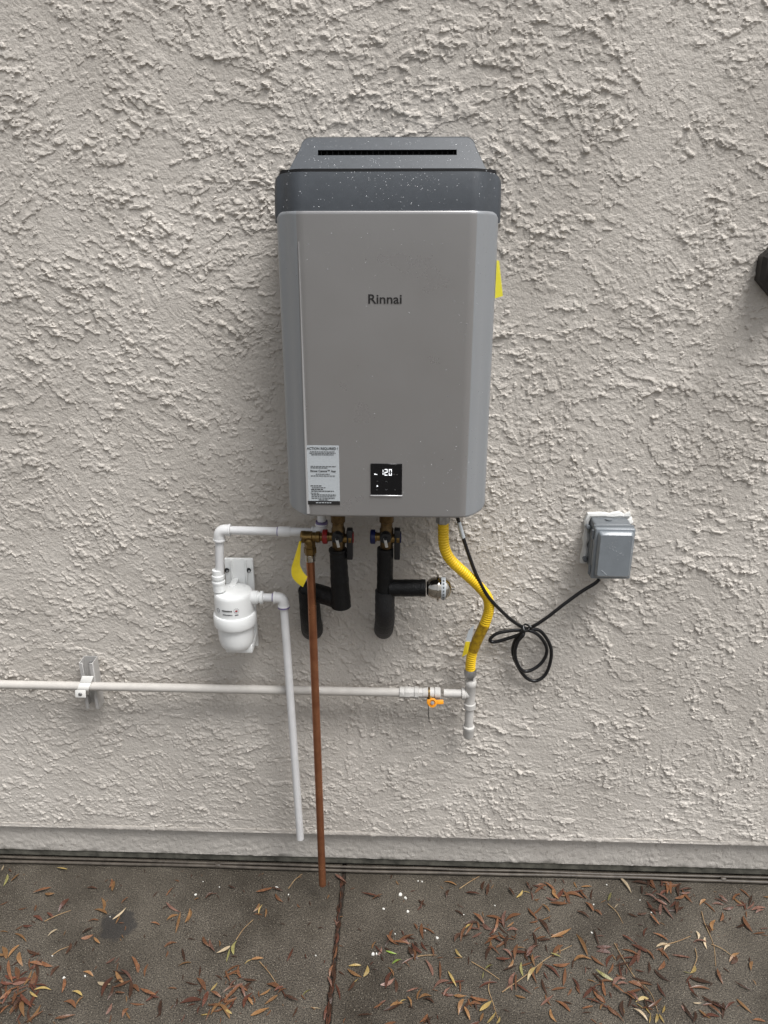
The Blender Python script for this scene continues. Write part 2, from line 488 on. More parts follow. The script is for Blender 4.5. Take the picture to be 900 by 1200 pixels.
wall = thing('stucco_wall', (0, 0.1, 0), 'beige house wall in rough trowelled stucco with a recessed plinth', 'wall')


def relief(name, Hf, x0, z0, dx, dz, y, m, parent, wrap=True):
    nz, nx = Hf.shape
    if wrap:
        Hf = np.concatenate([Hf, Hf[:, :1]], 1); Hf = np.concatenate([Hf, Hf[:1, :]], 0)
        nz += 1; nx += 1
    off = ROOTLOC[parent.name]
    X, Z = np.meshgrid(np.arange(nx) * dx, np.arange(nz) * dz)
    co = np.empty((nz * nx, 3), np.float32)
    co[:, 0] = X.ravel(); co[:, 1] = (y - Hf).ravel() - off.y; co[:, 2] = Z.ravel()
    i = (np.arange(nz - 1)[:, None] * nx + np.arange(nx - 1)[None, :]).ravel()
    q = np.stack([i, i + 1, i + nx + 1, i + nx], 1).astype(np.int32)
    me = bpy.data.meshes.new(name)
    me.vertices.add(nz * nx); me.vertices.foreach_set('co', co.ravel())
    me.loops.add(q.size); me.loops.foreach_set('vertex_index', q.ravel())
    me.polygons.add(len(q)); me.polygons.foreach_set('loop_start', np.arange(0, q.size, 4, dtype=np.int32))
    me.update(calc_edges=True)
    me.shade_flat()
    me.materials.append(m)
    o = link(bpy.data.objects.new(name, me))
    o.parent = parent
    o.location = (x0 - off.x, 0, z0 - off.z)
    ROOTLOC[o.name] = off
    return o


face = relief('stucco_face', H, X0, Z0, CELL, CELL, 0.0, M['stucco'], wall)
for ix in (-1, 0, 1):
    for iz in (0, 1):
        if ix == 0 and iz == 0: continue
        c = face.copy(); link(c); c.parent = wall
        c.location = face.location + Vector((ix * TW, 0, iz * TH))
# plinth: thinner coat, set back under the drip edge
sub = H[100:132, :] * 0.33
sub = sub + 0.0004 * gnoise(0.012, 0.006)[100:132, :]
pl = relief('plinth_face', sub, X0, 0.036, CELL, 0.1185 / 31, 0.016, M['plinth'], wall, wrap=False)
for ix in (-1, 1):
    c = pl.copy(); link(c); c.parent = wall; c.location = pl.location + Vector((ix * TW, 0, 0))
MB().box((0, 0.115, 2.7), (8.6, 0.19, 5.38)).build('core', M['footing'], wall)
# drip edge: an uneven rounded nosing along the bottom of the stucco
dn = MB()
xs = np.arange(-4.3, 4.3, 0.006)
ring = []
for i, x in enumerate(xs):
    j = 0.0012 * math.sin(x * 9) + 0.0008 * math.sin(x * 61 + 2 * math.sin(x * 17)) + rng.uniform(-0.0012, 0.0012)
    ring.append([(x, 0.017, 0.158), (x, -0.0005, 0.160), (x, -0.0010 + j, 0.154), (x, -0.0012 + j, 0.1485 + j * 0.5), (x, -0.001, 0.1465 + j * 0.5), (x, 0.017, 0.1495)])
vs = [p for r_ in ring for p in r_]
fs = []
for i in range(len(xs) - 1):
    for k in range(6):
        fs.append((i * 6 + k, i * 6 + (k + 1) % 6, (i + 1) * 6 + (k + 1) % 6, (i + 1) * 6 + k))
dn.add(vs, fs).build('drip_edge', M['stucco'], wall)

# ------------------------------------------------------------------ water heater
CX = -0.0540
ZB, ZT, ZC = 1.342, 2.009, 2.084
heater = thing('water_heater', (CX, 0, ZB), 'silver tankless water heater with a charcoal vent hood mounted on the wall', 'water heater')
HW = 0.2345


def section(hw, dfront, flat, dback=0.015, drop=0.036, rs=0.014):
    """half section of the front cover: x offset, distance from the wall"""
    pts = [(0.0, dfront), (flat * 0.5, dfront), (flat - 0.014, dfront), (flat - 0.009, dfront - 0.0004), (flat - 0.003, dfront - 0.0016), (flat + 0.003, dfront - 0.0040), (flat + 0.010, dfront - 0.0078)]
    xe, de = hw - rs, dfront - drop
    pts += [((flat + 0.010) * 0.5 + xe * 0.5, (dfront - 0.0078) * 0.5 + de * 0.5), (xe, de)]
    for k in range(1, 6):
        a = k / 5 * math.radians(62)
        pts.append((xe + rs * (math.sin(a + math.radians(28)) - math.sin(math.radians(28))) / (1 - math.sin(math.radians(28))),
                    de - 0.022 * k / 5 * (0.35 + 0.65 * k / 5)))
    pts.append((hw, dback))
    return [(-x, d) for x, d in reversed(pts[1:])] + pts


def cover(hw, sec, zb, zt, rc_t, rc_b, rows, slope=None, edge=0.004):
    """sheet over the section, with rounded corners and a rolled top and bottom edge"""
    vs, fs = [], []
    n = len(sec)
    zz = [0.0]
    for r_ in rows: zz.append(r_)
    lev = [(-1, 0), (0, 0)] + [(0, t) for t in rows] + [(0, 1), (1, 1)]
    lev = [(0.0, edge * 1.6), (0.0, edge * 0.5), (0.004, 0.0)] + [(t, 0.0) for t in rows] + [(0.996, 0.0), (1.0, edge * 0.5), (1.0, edge * 1.6)]
    for (t, inn) in lev:
        for (x, d) in sec:
            ax = abs(x)
            ct = max(0, ax - (hw - rc_t)); cb = max(0, ax - (hw - rc_b))
            top = zt - (rc_t - math.sqrt(max(0, rc_t ** 2 - ct ** 2)))
            bot = zb + (rc_b - math.sqrt(max(0, rc_b ** 2 - cb ** 2)))
            z = bot + (top - bot) * t
            dd = d - inn if d > 0.05 else d
            if slope: dd = dd if d < 0.05 else dd - slope(t)
            vs.append((CX + x * (1 - inn * 0.6 / hw), -dd, z))
    m = len(lev)
    for i in range(m - 1):
        for k in range(n - 1):
            fs.append((i * n + k, i * n + k + 1, (i + 1) * n + k + 1, (i + 1) * n + k))
    fs.append(tuple(range(n))); fs.append(tuple((m - 1) * n + k for k in range(n)))
    return MB().add(vs, fs)


SEC = section(HW, 0.270, 0.1825)
panel = cover(HW, SEC, ZB, ZT, 0.020, 0.026, [0.008, 0.02, 0.1, 0.25, 0.4, 0.55, 0.7, 0.85, 0.98, 0.99]).build('front_panel', M['silver'], heater, sharp=50)
panel.data.materials.append(M['silver_sky_tint'])
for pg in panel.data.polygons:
    if abs(pg.center.x) > 0.184: pg.material_index = 1  # side facets get the copy with sky light painted in
SECC = section(HW + 0.0045, 0.268, 0.186, rs=0.016)
cap = cover(HW + 0.0045, SECC, 1.985, ZC, 0.026, 0.004, [0.2, 0.4, 0.6, 0.75, 0.88, 0.95], slope=lambda t: 0.004 + 0.016 * t * t, edge=0.006).build('top_cover', M['charcoal'], heater, sharp=50)
# bright edge of the protective film down the left crease
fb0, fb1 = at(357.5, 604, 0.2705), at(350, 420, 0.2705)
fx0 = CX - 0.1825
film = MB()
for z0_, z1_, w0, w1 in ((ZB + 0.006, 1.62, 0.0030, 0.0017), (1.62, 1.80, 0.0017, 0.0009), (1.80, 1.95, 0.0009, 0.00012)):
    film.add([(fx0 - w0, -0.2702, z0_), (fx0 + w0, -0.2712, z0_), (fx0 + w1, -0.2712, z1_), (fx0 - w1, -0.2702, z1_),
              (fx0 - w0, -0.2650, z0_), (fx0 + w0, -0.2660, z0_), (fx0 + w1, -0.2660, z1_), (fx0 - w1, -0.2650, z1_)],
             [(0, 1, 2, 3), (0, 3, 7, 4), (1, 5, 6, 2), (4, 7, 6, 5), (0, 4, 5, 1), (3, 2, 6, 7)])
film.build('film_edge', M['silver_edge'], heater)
MB().box((CX, -0.135, ZB + 0.004), (0.385, 0.225, 0.012), 0.003).build('bottom_plate', M['charcoal'], heater)
MB().box((CX, -0.009, 1.70), (0.30, 0.014, 0.80), 0.002).build('mounting_plate', M['steel'], heater)

# ledge under the hood and the hood itself (narrower, leaning back, with a long slot)
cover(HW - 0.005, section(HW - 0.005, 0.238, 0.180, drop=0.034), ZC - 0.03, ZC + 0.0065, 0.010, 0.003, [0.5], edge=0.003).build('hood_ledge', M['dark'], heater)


def hood_pt(x, z):       # plane of the hood's front, leaning back with height
    return Vector((CX + x, -(0.218 - (z - 2.085) * 0.75), z))


zb_, zt_ = 2.086, 2.1535
hb, ht, rc = 0.206, 0.180, 0.020
out = [(-hb, zb_), (hb, zb_)]
for k in range(7):
    a = k / 6 * (math.pi / 2)
    out.append((ht - rc * 0.9 + rc * math.cos(a), zt_ - rc * 0.9 + rc * 0.9 * math.sin(a)))
for k in range(7):
    a = math.pi / 2 + k / 6 * (math.pi / 2)
    out.append((-ht + rc * 0.9 + rc * math.cos(a), zt_ - rc * 0.9 + rc * 0.9 * math.sin(a)))
sl = []
sx0, sx1, sz0, sz1 = -0.146, 0.144, 2.1185, 2.1295
bm = bmesh.new()
ov = [bm.verts.new(hood_pt(x, z)) for x, z in out]
iv = [bm.verts.new(hood_pt(x, z)) for x, z in ((sx0, sz0), (sx1, sz0), (sx1, sz1), (sx0, sz1))]
edges = [bm.edges.new((ov[i], ov[(i + 1) % len(ov)])) for i in range(len(ov))] + [bm.edges.new((iv[i], iv[(i + 1) % 4])) for i in range(4)]
bmesh.ops.triangle_fill(bm, use_beauty=True, edges=edges)
hoodb = MB()
hoodb._bm(bm, (0, 0, 0))
n = len(out)
front = [hood_pt(x, z) for x, z in out]
lip = [Vector((CX + (p.x - CX) * 1.006, p.y + 0.008, p.z + (0.003 if p.z > 2.1 else 0))) for p in front]
back = [Vector((p.x, -0.012, p.z)) for p in lip]
k0 = len(hoodb.v)
hoodb.add(front + lip + back, [(a, (a + 1) % n, (a + 1) % n + n, a + n) for a in range(n)] + [(a + n, (a + 1) % n + n, (a + 1) % n + 2 * n, a + 2 * n) for a in range(n)] + [tuple(range(2 * n, 3 * n))])
inn = [hood_pt(x, z) for x, z in ((sx0, sz0), (sx1, sz0), (sx1, sz1), (sx0, sz1))]
inb = [p + Vector((0, 0.025, 0)) for p in inn]
hoodb.add(inn + inb, [(a, (a + 1) % 4, (a + 1) % 4 + 4, a + 4) for a in range(4)])
hood = hoodb.build('vent_hood', M['charcoal'], heater, sharp=30)
MB().add([p + Vector((0, -0.0006, 0)) for p in inb] + [p + Vector((0, 0.004, 0)) for p in inb], [(0, 1, 2, 3), (4, 5, 6, 7), (0, 1, 5, 4), (1, 2, 6, 5), (2, 3, 7, 6), (3, 0, 4, 7)]).build('vent_slot', M['dark'], hood)
for k in range(24):
    x = sx0 + (k + 0.5) * (sx1 - sx0) / 24
    q = hood_pt(x, (sz0 + sz1) / 2) + Vector((0, 0.012, 0))
    MB().box(q, (0.0016, 0.003, 0.012)).build('grille_bar', M['dark'], hood)

# brand lettering, sticker, control display
lz = at(451, 351, 0.2705)
text_mesh('brand_lettering', 'Rinnai', (lz.x, -0.2706, lz.z), 0.0272, M['ink'], heater, sx=1.1, bold=0.0004)
a_, b_ = at(357.5, 522, 0.2705), at(399, 591.5, 0.2705)
x0_, x1_, z1_, z0_ = a_.x + 0.002, b_.x - 0.001, a_.z, b_.z
stk = MB().box(((x0_ + x1_) / 2, -0.2705, (z0_ + z1_) / 2), (x1_ - x0_, 0.0008, z1_ - z0_)).build('instruction_sticker', M['sticker'], heater)
stk['label'] = 'pale instruction sticker reading ACTION REQUIRED with a black footer'
sw, sh = x1_ - x0_, z1_ - z0_
MB().box(((x0_ + x1_) / 2, -0.27105, z0_ + sh * 0.032), (sw, 0.0006, sh * 0.064)).build('black_footer', M['ink'], stk)
text_mesh('heading', 'ACTION REQUIRED !', ((x0_ + x1_) / 2, -0.2711, z1_ - sh * 0.05), 0.0082, M['ink'], stk, sx=0.92, bold=0.0001)
text_mesh('app_heading', 'Rinnai Central\u2122 App', ((x0_ + x1_) / 2, -0.2711, z1_ - sh * 0.425), 0.0072, M['ink'], stk, sx=0.93, bold=0.0001)
for (fz_, xa, xb, mm) in ((0.10, .12, .88, 'ink_grey'), (0.125, .1, .9, 'ink_grey'), (0.15, .16, .84, 'ink_grey'), (0.345, .12, .9, 'ink_grey'), (0.37, .12, .65, 'ink_grey'),
                         (0.475, .28, .7, 'ink_grey'), (0.505, .12, .88, 'ink_grey'), (0.675, .1, .44, 'ink'), (0.705, .14, .56, 'ink_grey'), (0.735, .12, .5, 'ink'), (0.765, .12, .82, 'ink'),
                         (0.80, .1, .36, 'ink_grey'), (0.83, .12, .88, 'ink'), (0.86, .12, .86, 'ink_grey'), (0.888, .12, .84, 'ink_grey'), (0.917, .34, .64, 'ink'), (0.966, .25, .73, 'sticker')):
    lb = MB(); x = xa
    while x < xb - 0.01:
        w = min(rng.uniform(0.03, 0.10), xb - x)
        lb.box((x0_ + sw * (x + w / 2), -0.2713, z1_ - sh * fz_), (sw * w, 0.0003, 0.0018))
        x += w + 0.016
    lb.build('print_line', M[mm], stk)
d0, d1 = at(434.2, 543.2, 0.271), at(471, 580, 0.271)
dw, dh = d1.x - d0.x, d0.z - d1.z
dcx, dcz = (d0.x + d1.x) / 2, (d0.z + d1.z) / 2
disp = MB().box((dcx, -0.2705, dcz), (dw, 0.003, dh), 0.0006, 1).build('control_display', M['black_gloss'], heater)
disp['label'] = 'square black control display showing 120 in white digits'
MB().box((dcx, -0.2712, d1.z - 0.0022), (dw + 0.002, 0.0028, 0.0030), 0.0008, 1).build('display_lip', M['silver_edge'], heater)


def dpt(u, v, yy=-0.2724):   # display units: 0..1 from its left and top
    return Vector((d0.x + dw * u, yy, d0.z - dh * v))


SEG = {'a': (0, 0, 1, 0), 'b': (1, 0, 1, .5), 'c': (1, .5, 1, 1), 'd': (0, 1, 1, 1), 'e': (0, .5, 0, 1), 'f': (0, 0, 0, .5), 'g': (0, .5, 1, .5)}
for (u0, segs) in ((0.325, 'bc'), (0.455, 'abged'), (0.59, 'abcdef')):
    db = MB()
    w_, h_ = 0.072, 0.18
    if segs == 'bc': u0 -= 0.0
    for s_ in segs:
        xa, ya, xb, yb = SEG[s_]
        p, q = dpt(u0 + xa * w_, 0.18 + ya * h_), dpt(u0 + xb * w_, 0.18 + yb * h_)
        c = (p + q) / 2
        db.box(c, (abs(q.x - p.x) + 0.0015, 0.0004, abs(q.z - p.z) + (0.0018 if xa != xb else -0.0016)))
    db.build('digit', M['lit'], disp)
MB().add([dpt(.11, .33), dpt(.15, .30), dpt(.155, .325), dpt(.215, .33), dpt(.215, .35), dpt(.12, .35)], [(0, 1, 2, 3, 4, 5)]).build('tap_icon', M['lit'], disp)
MB().add([dpt(.185, .73), dpt(.205, .68), dpt(.24, .71), dpt(.24, .73)], [(0, 1, 2, 3)]).build('lock_icon', M['lit'], disp)
for (u, v, up) in ((.5, .56, 1), (.5, .83, -1)):
    MB().add([dpt(u - .035, v + .012 * up), dpt(u, v - .018 * up), dpt(u + .035, v + .012 * up), dpt(u + .03, v + .022 * up), dpt(u, v - .004 * up), dpt(u - .03, v + .022 * up)], [(0, 1, 4, 5), (1, 2, 3, 4)]).build('arrow_icon', M['ink_grey'], disp)
for (u, v) in ((.215, .56), (.2, .84), (.78, .83), (.75, .33), (.84, .34)):
    MB().box(dpt(u, v), (dw * .05, .0003, dh * .03)).build('dim_icon', M['dim'], disp)

# yellow energy label stuck on the right flank, its edge standing clear
e0, e1 = at(584.5, 309, 0.19), at(589, 347, 0.19)
xr = CX + HW
ev = [(xr - 0.0005, -0.222, e0.z + 0.008), (xr - 0.0005, -0.222, e1.z - 0.002), (e1.x, -0.190, e1.z), (e0.x, -0.190, e0.z + 0.006)]
MB().add(ev + [(x + 0.0007, y + 0.0003, z) for x, y, z in ev],
         [(0, 1, 2, 3), (4, 5, 6, 7), (0, 1, 5, 4), (1, 2, 6, 5), (2, 3, 7, 6), (3, 0, 4, 7)]).build('energy_label', M['lime'], heater)['label'] = 'bright yellow label curling off the right side'

# rain drops
def dome(mb, p, nrm, r, h=0.45):
    nrm = Vector(nrm).normalized()
    u = nrm.orthogonal().normalized(); w = nrm.cross(u)
    vs = [p + u * (r * math.cos(a)) + w * (r * math.sin(a)) for a in [k * math.pi / 3 for k in range(6)]]
    vs += [p + (u * math.cos(a) + w * math.sin(a)) * r * 0.62 + nrm * r * h * 0.75 for a in [k * math.pi / 3 for k in range(6)]]
    vs.append(p + nrm * r * h)
    mb.add(vs, [(k, (k + 1) % 6, (k + 1) % 6 + 6, k + 6) for k in range(6)] + [(k + 6, (k + 1) % 6 + 6, 12) for k in range(6)])


def sec_d(sec, x):
    for (xa, da), (xb, db_) in zip(sec[:-1], sec[1:]):
        if xa <= x <= xb and xb > xa: return da + (db_ - da) * (x - xa) / (xb - xa)
    return 0.2


rd = MB()
for k in range(300):
    z = rng.uniform(2.092, 2.150); x = rng.uniform(-0.185, 0.185)
    if sz0 - 0.003 < z < sz1 + 0.003 and -0.15 < x < 0.15: continue
    dome(rd, hood_pt(x, z), (0, -0.8, 0.6), rng.choice((0.0006, 0.0007, 0.0009, 0.0013)))
for k in range(190):
    t = 1 - abs(rng.gauss(0.25, 0.32)); t = min(max(t, 0.05), 0.98)
    x = rng.uniform(-0.225, 0.225) if rng.random() < 0.6 else rng.gauss(0, 0.07)
    z = 1.985 + (ZC - 1.985) * t
    if z < ZT + 0.003 or abs(x) > 0.225: continue
    d = sec_d(SECC, x) - (0.004 + 0.016 * t * t)
    dome(rd, Vector((CX + x, -d, z)), (0, -1, 0.25), rng.choice((0.0006, 0.0007, 0.0010, 0.0014)))
rd.build('raindrops', M['water'], heater)['kind'] = 'stuff'
rd = MB()
for k in range(320):
    cxx, czz, sx_, sz_ = rng.choice(((0.0, 1.95, 0.2, 0.05), (0.19, 1.7, 0.03, 0.25), (0.1, 1.45, 0.09, 0.07), (0.0, 1.6, 0.2, 0.25), (0.2, 1.45, 0.02, 0.08)))
    x = rng.gauss(cxx, sx_); z = rng.gauss(czz, sz_)
    if abs(x) > 0.222 or not (ZB + 0.01 < z < ZT - 0.008): continue
    dome(rd, Vector((CX + x, -sec_d(SEC, x), z)), (0.3 * (x > .18) - .3 * (x < -.18), -1, 0), rng.choice((0.0006, 0.0008, 0.001, 0.0013)))
rd.build('raindrops', M['water'], heater)['kind'] = 'stuff'

# ------------------------------------------------------------------ condensate line and neutraliser
PR = 0.0113
line = thing('condensate_line', at(257, 680, 0.1), 'white plastic pipe running from the heater left and down into the filter', 'pipe')
pA, pB = at(377, 600, 0.10), at(377, 624, 0.10)
pC, pD = at(257, 621, 0.10), at(257.5, 690, 0.10)
MB().tube([at(377, 560, 0.10), pA, at(377, 616, 0.10)], PR).build('pipe', M['pvc'], line)
MB().tube([pB, pC], PR).build('pipe', M['pvc'], line)
MB().tube([pC, pD], PR).build('pipe', M['pvc'], line)


def elbow(mb, p, d1_, d2_, L=0.030, r=0.0150):
    d1_, d2_ = Vector(d1_).normalized(), Vector(d2_).normalized()
    a, b = p + d1_ * L, p + d2_ * L
    path = [a, p + d1_ * 0.017]
    for k in range(1, 7):
        t = k / 7
        path.append((p + d1_ * 0.017) * (1 - t) ** 2 + p * 2 * t * (1 - t) + (p + d2_ * 0.017) * t * t)
    path += [p + d2_ * 0.017, b]
    mb.tube(path, r, 18)
    mb.lathe([(r + 0.0012, -0.002), (r + 0.0018, 0.0), (r + 0.0012, 0.003)], a - d1_ * 0.003, d1_, 18)
    mb.lathe([(r + 0.0012, -0.002), (r + 0.0018, 0.0), (r + 0.0012, 0.003)], b - d2_ * 0.003, d2_, 18)


e_ = MB(); elbow(e_, pC, pB - pC, pD - pC); e_.build('elbow', M['pvc_fit'], line)
e_ = MB(); elbow(e_, pB, Vector((0, 0, 1)), pC - pB, L=0.026); e_.build('elbow', M['pvc_fit'], line)
MB().lathe([(0.0156, -0.006), (0.0160, 0.0), (0.0156, 0.006)], at(377, 613, 0.10), (0, 0, 1)).build('primer_ring', M['purple'], line)
for px in (266, 326):
    q = pC.lerp(pB, (px - 257) / 120)
    MB().lathe([(PR + 0.0006, -0.0022), (PR + 0.0008, 0.0), (PR + 0.0006, 0.0022)], q, pB - pC).build('primer_ring', M['purple'], line)
MB().lathe([(0.0120, 0), (0.0136, 0.002), (0.0136, 0.030), (0.0120, 0.033)], pC.lerp(pB, (326 - 257) / 120), pB - pC).build('coupling', M['pvc_fit'], line)

FD = 0.088
fz = lambda y: at(275, y, FD).z
fxc = at(275, 715, FD).x
filt = thing('condensate_filter', (fxc, -FD, fz(760)), 'white cup-shaped condensate filter with a ribbed collar on a wall plate', 'filter')
MP = 0.00228
prof = [(0.0, fz(691.5)), (0.030, fz(691.6)), (0.044, fz(691.9)), (0.0490, fz(692.6)), (0.0512, fz(694)), (0.0522, fz(696.5)), (0.0528, fz(716))]
prof += [(0.0560, fz(716.2)), (0.0582, fz(717.5)), (0.0585, fz(728)), (0.0570, fz(729.5)), (0.0490, fz(730))]
top_ = MB().lathe([(r, h) for r, h in prof], (fxc, -FD, 0), (0, 0, 1), 40)
top_.build('head', M['filter'], filt)
bowl = [(0.0490, fz(729)), (0.0486, fz(741)), (0.0476, fz(747.5)), (0.0445, fz(752.5)), (0.0385, fz(755.8)), (0.030, fz(757.8)), (0.018, fz(759.1)), (0.0, fz(759.6))]
MB().lathe(bowl, (fxc, -FD, 0), (0, 0, 1), 40).build('bowl', M['filter'], filt)
MB().box((fxc + 0.008, -0.062, fz(757)), (0.075, 0.085, 0.026), 0.004).build('foot', M['filter'], filt)
pt, pbm = at(280, 655, 0.022), at(280, 757, 0.022)
plate = MB().box((pt.x - 0.002, -0.016, (pt.z + pbm.z) / 2), (0.080, 0.012, pt.z - pbm.z), 0.003).build('wall_plate', M['filter'], filt)
for px in (272, 289):
    q = at(px, 672, 0.0225)
    MB().box(q, (0.005, 0.010, 0.085), 0.001).build('rib', M['filter'], filt)
for px in (266, 291.5):
    q = at(px, 668, 0.0225)
    MB().lathe([(0.0066, 0), (0.0066, 0.004), (0.003, 0.006)], q, (0, -1, 0), 12).build('screw', M['dark'], filt)
    MB().lathe([(0.0034, 0), (0.0034, 0.0075), (0.001, 0.009)], q + Vector((0.002, 0, -0.001)), (0, -1, 0), 10).build('screw_head', M['steel'], filt)
MB().box(at(274, 684, 0.045), (0.018, 0.05, 0.012), 0.003).build('clip', M['filter'], filt)
qi = at(257, 692, 0.10)
MB().lathe([(0.0165, 0), (0.0165, 0.022), (0.0178, 0.023), (0.0178, 0.029), (0.0150, 0.030), (0.0150, 0.036), (0.0170, 0.037), (0.0170, 0.046), (0.0150, 0.048), (0.0148, 0.062), (0.0135, 0.063)], qi, (0, 0, 1), 22).build('inlet', M['filter'], filt)
oo = at(296, 700, FD)
oo.z = at(300, 700, FD).z
MB().lathe([(0.0175, 0.0), (0.0185, 0.004), (0.0185, 0.022), (0.0150, 0.024), (0.0150, 0.028), (0.0178, 0.029), (0.0178, 0.036), (0.0140, 0.038)], oo - Vector((0.008, 0, 0)), (1, 0, 0), 22).build('outlet', M['filter'], filt)


def on_cup(ang, z, r=0.0534):
    return Vector((fxc + r * math.sin(ang), -FD - r * math.cos(ang), z))


for (zz_, a0, a1, hgt, mm) in ((fz(706), -0.42, 0.12, 0.0042, 'ink'), (fz(710.3), -0.38, 0.12, 0.0036, 'ink_grey')):
    a = a0
    while a < a1:
        w = rng.uniform(0.035, 0.06)
        MB().box(on_cup(a + w / 2, zz_), (0.0535 * w, 0.0006, hgt * rng.uniform(0.7, 1)), rot=Matrix.Rotation(a + w / 2, 3, 'Z')).build('print_mark', M[mm], filt)
        a += w + 0.02
MB().box(on_cup(0.33, fz(706)), (0.006, 0.0006, 0.004), rot=Matrix.Rotation(0.33, 3, 'Z')).build('red_mark', M['red_ink'], filt)
MB().box(on_cup(0.33, fz(710.5)), (0.009, 0.0006, 0.0025), rot=Matrix.Rotation(0.33, 3, 'Z')).build('print_mark', M['ink_grey'], filt)
MB().tube([on_cup(-0.68 + 0.10 * math.cos(k * math.pi / 6), fz(707) + 0.006 * math.sin(k * math.pi / 6)) for k in range(13)], 0.0005, 5).build('round_mark', M['ink_grey'], filt)
MB().tube([on_cup(0.33 + 0.13 * math.cos(k * math.pi / 6), fz(705.7) + 0.0065 * math.sin(k * math.pi / 6)) for k in range(13)], 0.0003, 5).build('round_mark', M['ink_grey'], filt)

drain = thing('filter_drain_pipe', at(352, 982, FD), 'white plastic drain pipe leaving the filter and hanging down beside the copper pipe', 'pipe')
q0, q1, q2 = at(303, 700, FD), at(332, 701.5, FD), at(352, 982.5, FD)
q0.z = q1.z = oo.z
MB().tube([q0, q1], PR).build('pipe', M['pvc'], drain)
dv = (q2 - q1).normalized()
ring_n = 20
pth = [q1, q1.lerp(q2, 0.3), q1.lerp(q2, 0.6), q2]
MB().tube(pth, PR, 20, caps=False).build('pipe', M['pvc'], drain)
MB().lathe([(PR, 0), (PR - 0.0028, 0.0), (PR - 0.0030, -0.03), (0, -0.031)], q2, dv, 20).build('pipe_mouth', M['dark'], drain)
e_ = MB(); elbow(e_, q1, q0 - q1, dv, L=0.026, r=0.0150); e_.build('elbow', M['pvc_fit'], drain)
MB().lathe([(0.0166, -0.002), (0.0170, 0.0), (0.0166, 0.002)], q1 + dv * 0.027, dv, 20).build('primer_ring', M['purple'], drain)
MB().lathe([(PR + 0.0005, -0.0015), (PR + 0.0007, 0.0), (PR + 0.0005, 0.0015)], q1.lerp(q0, 0.42), (1, 0, 0), 20).build('primer_ring', M['purple'], drain)

# ------------------------------------------------------------------ relief valve, copper discharge pipe, yellow tag
rv = thing('relief_valve', at(363, 650, 0.12), 'brass pressure relief valve between the white pipe and the hot water valve', 'valve')
qa, qb = at(352, 629, 0.125), at(378, 632, 0.125)
qb.z = qa.z
ax = (qb - qa).normalized()
MB().lathe([(0.010, 0), (0.0155, 0.002), (0.0160, 0.012), (0.0150, 0.014), (0.0150, 0.030), (0.0125, 0.032), (0.0125, 0.040), (0.0150, 0.041), (0.0150, 0.050), (0.011, 0.052), (0.011, 0.080)], qa, ax, 20).build('body', M['brass'], rv)
qc = at(363, 632, 0.125)
MB().lathe([(0.0145, 0), (0.0145, -0.022), (0.0165, -0.023), (0.0165, -0.038), (0.0140, -0.040), (0.0135, -0.050)], qc, (0, 0, 1), 6).build('outlet_nut', M['brass'], rv)
MB().lathe([(0.0085, 0), (0.0095, 0.004), (0.0085, 0.010), (0.004, 0.012)], qc + Vector((0, -0.014, 0)), (0, -1, 0), 12).build('side_plug', M['brass'], rv)
cu = thing('copper_pipe', at(378, 1037, 0.125), 'long copper discharge pipe hanging straight down almost to the concrete', 'pipe')
c0, c1 = at(363.5, 652, 0.125), at(378, 1036.5, 0.125)
MB().tube([c0, c0.lerp(c1, .3), c0.lerp(c1, .7), c1], 0.0112, 20, caps=False).build('pipe', M['copper'], cu)
MB().lathe([(0.0112, 0), (0.0098, 0), (0.0096, 0.03), (0, 0.031)], c1, (0, 0, 1), 20).build('pipe_mouth', M['dark'], cu)
MB().lathe([(0.0128, 0.006), (0.0134, 0.004), (0.0134, -0.012), (0.0118, -0.014)], c0, (0, 0, 1), 20).build('solder_collar', M['chrome'], cu)

tg = thing('yellow_tag', at(351, 640, 0.135), 'curled yellow paper tag hanging from the brass relief valve', 'tag')
cen = [(352, 634, .140), (350.5, 642, .145), (348, 654, .148), (345.5, 664, .150), (345.5, 671, .152), (350, 678, .156), (356, 683, .158)]
lft = [(-1.2, 0), (-2.0, 0), (-3.0, 0), (-4.0, 2), (-3.0, 5), (-1.5, 5.5), (-1.0, 5)]
rgt = [(1.2, 0), (2.0, -1), (4.0, -1.5), (6.0, -3), (7.5, -5), (6.0, -6.5), (4.2, -7)]
vv = []
tgp = [catmull([at(c[0] + o[0], c[1] + o[1], c[2]) for c, o in zip(cen, s)], 4) for s in (lft, rgt)]
for a, b in zip(*tgp): vv += [a, a.lerp(b, 0.5) + Vector((0, -0.004, 0)), b]
ff = []
for i in range(len(tgp[0]) - 1):
    for k in range(2): ff.append((i * 3 + k, i * 3 + k + 1, i * 3 + k + 4, i * 3 + k + 3))
nv = len(vv)
tm = MB().add(vv + [p + Vector((0, 0.0006, 0.0002)) for p in vv], ff + [tuple(i + nv for i in reversed(f)) for f in ff])
tm.build('paper', M['tag'], tg)
MB().tube([at(353, 630, .145), at(352, 635, .141)], 0.0012, 6).build('tie', M['steel'], tg)

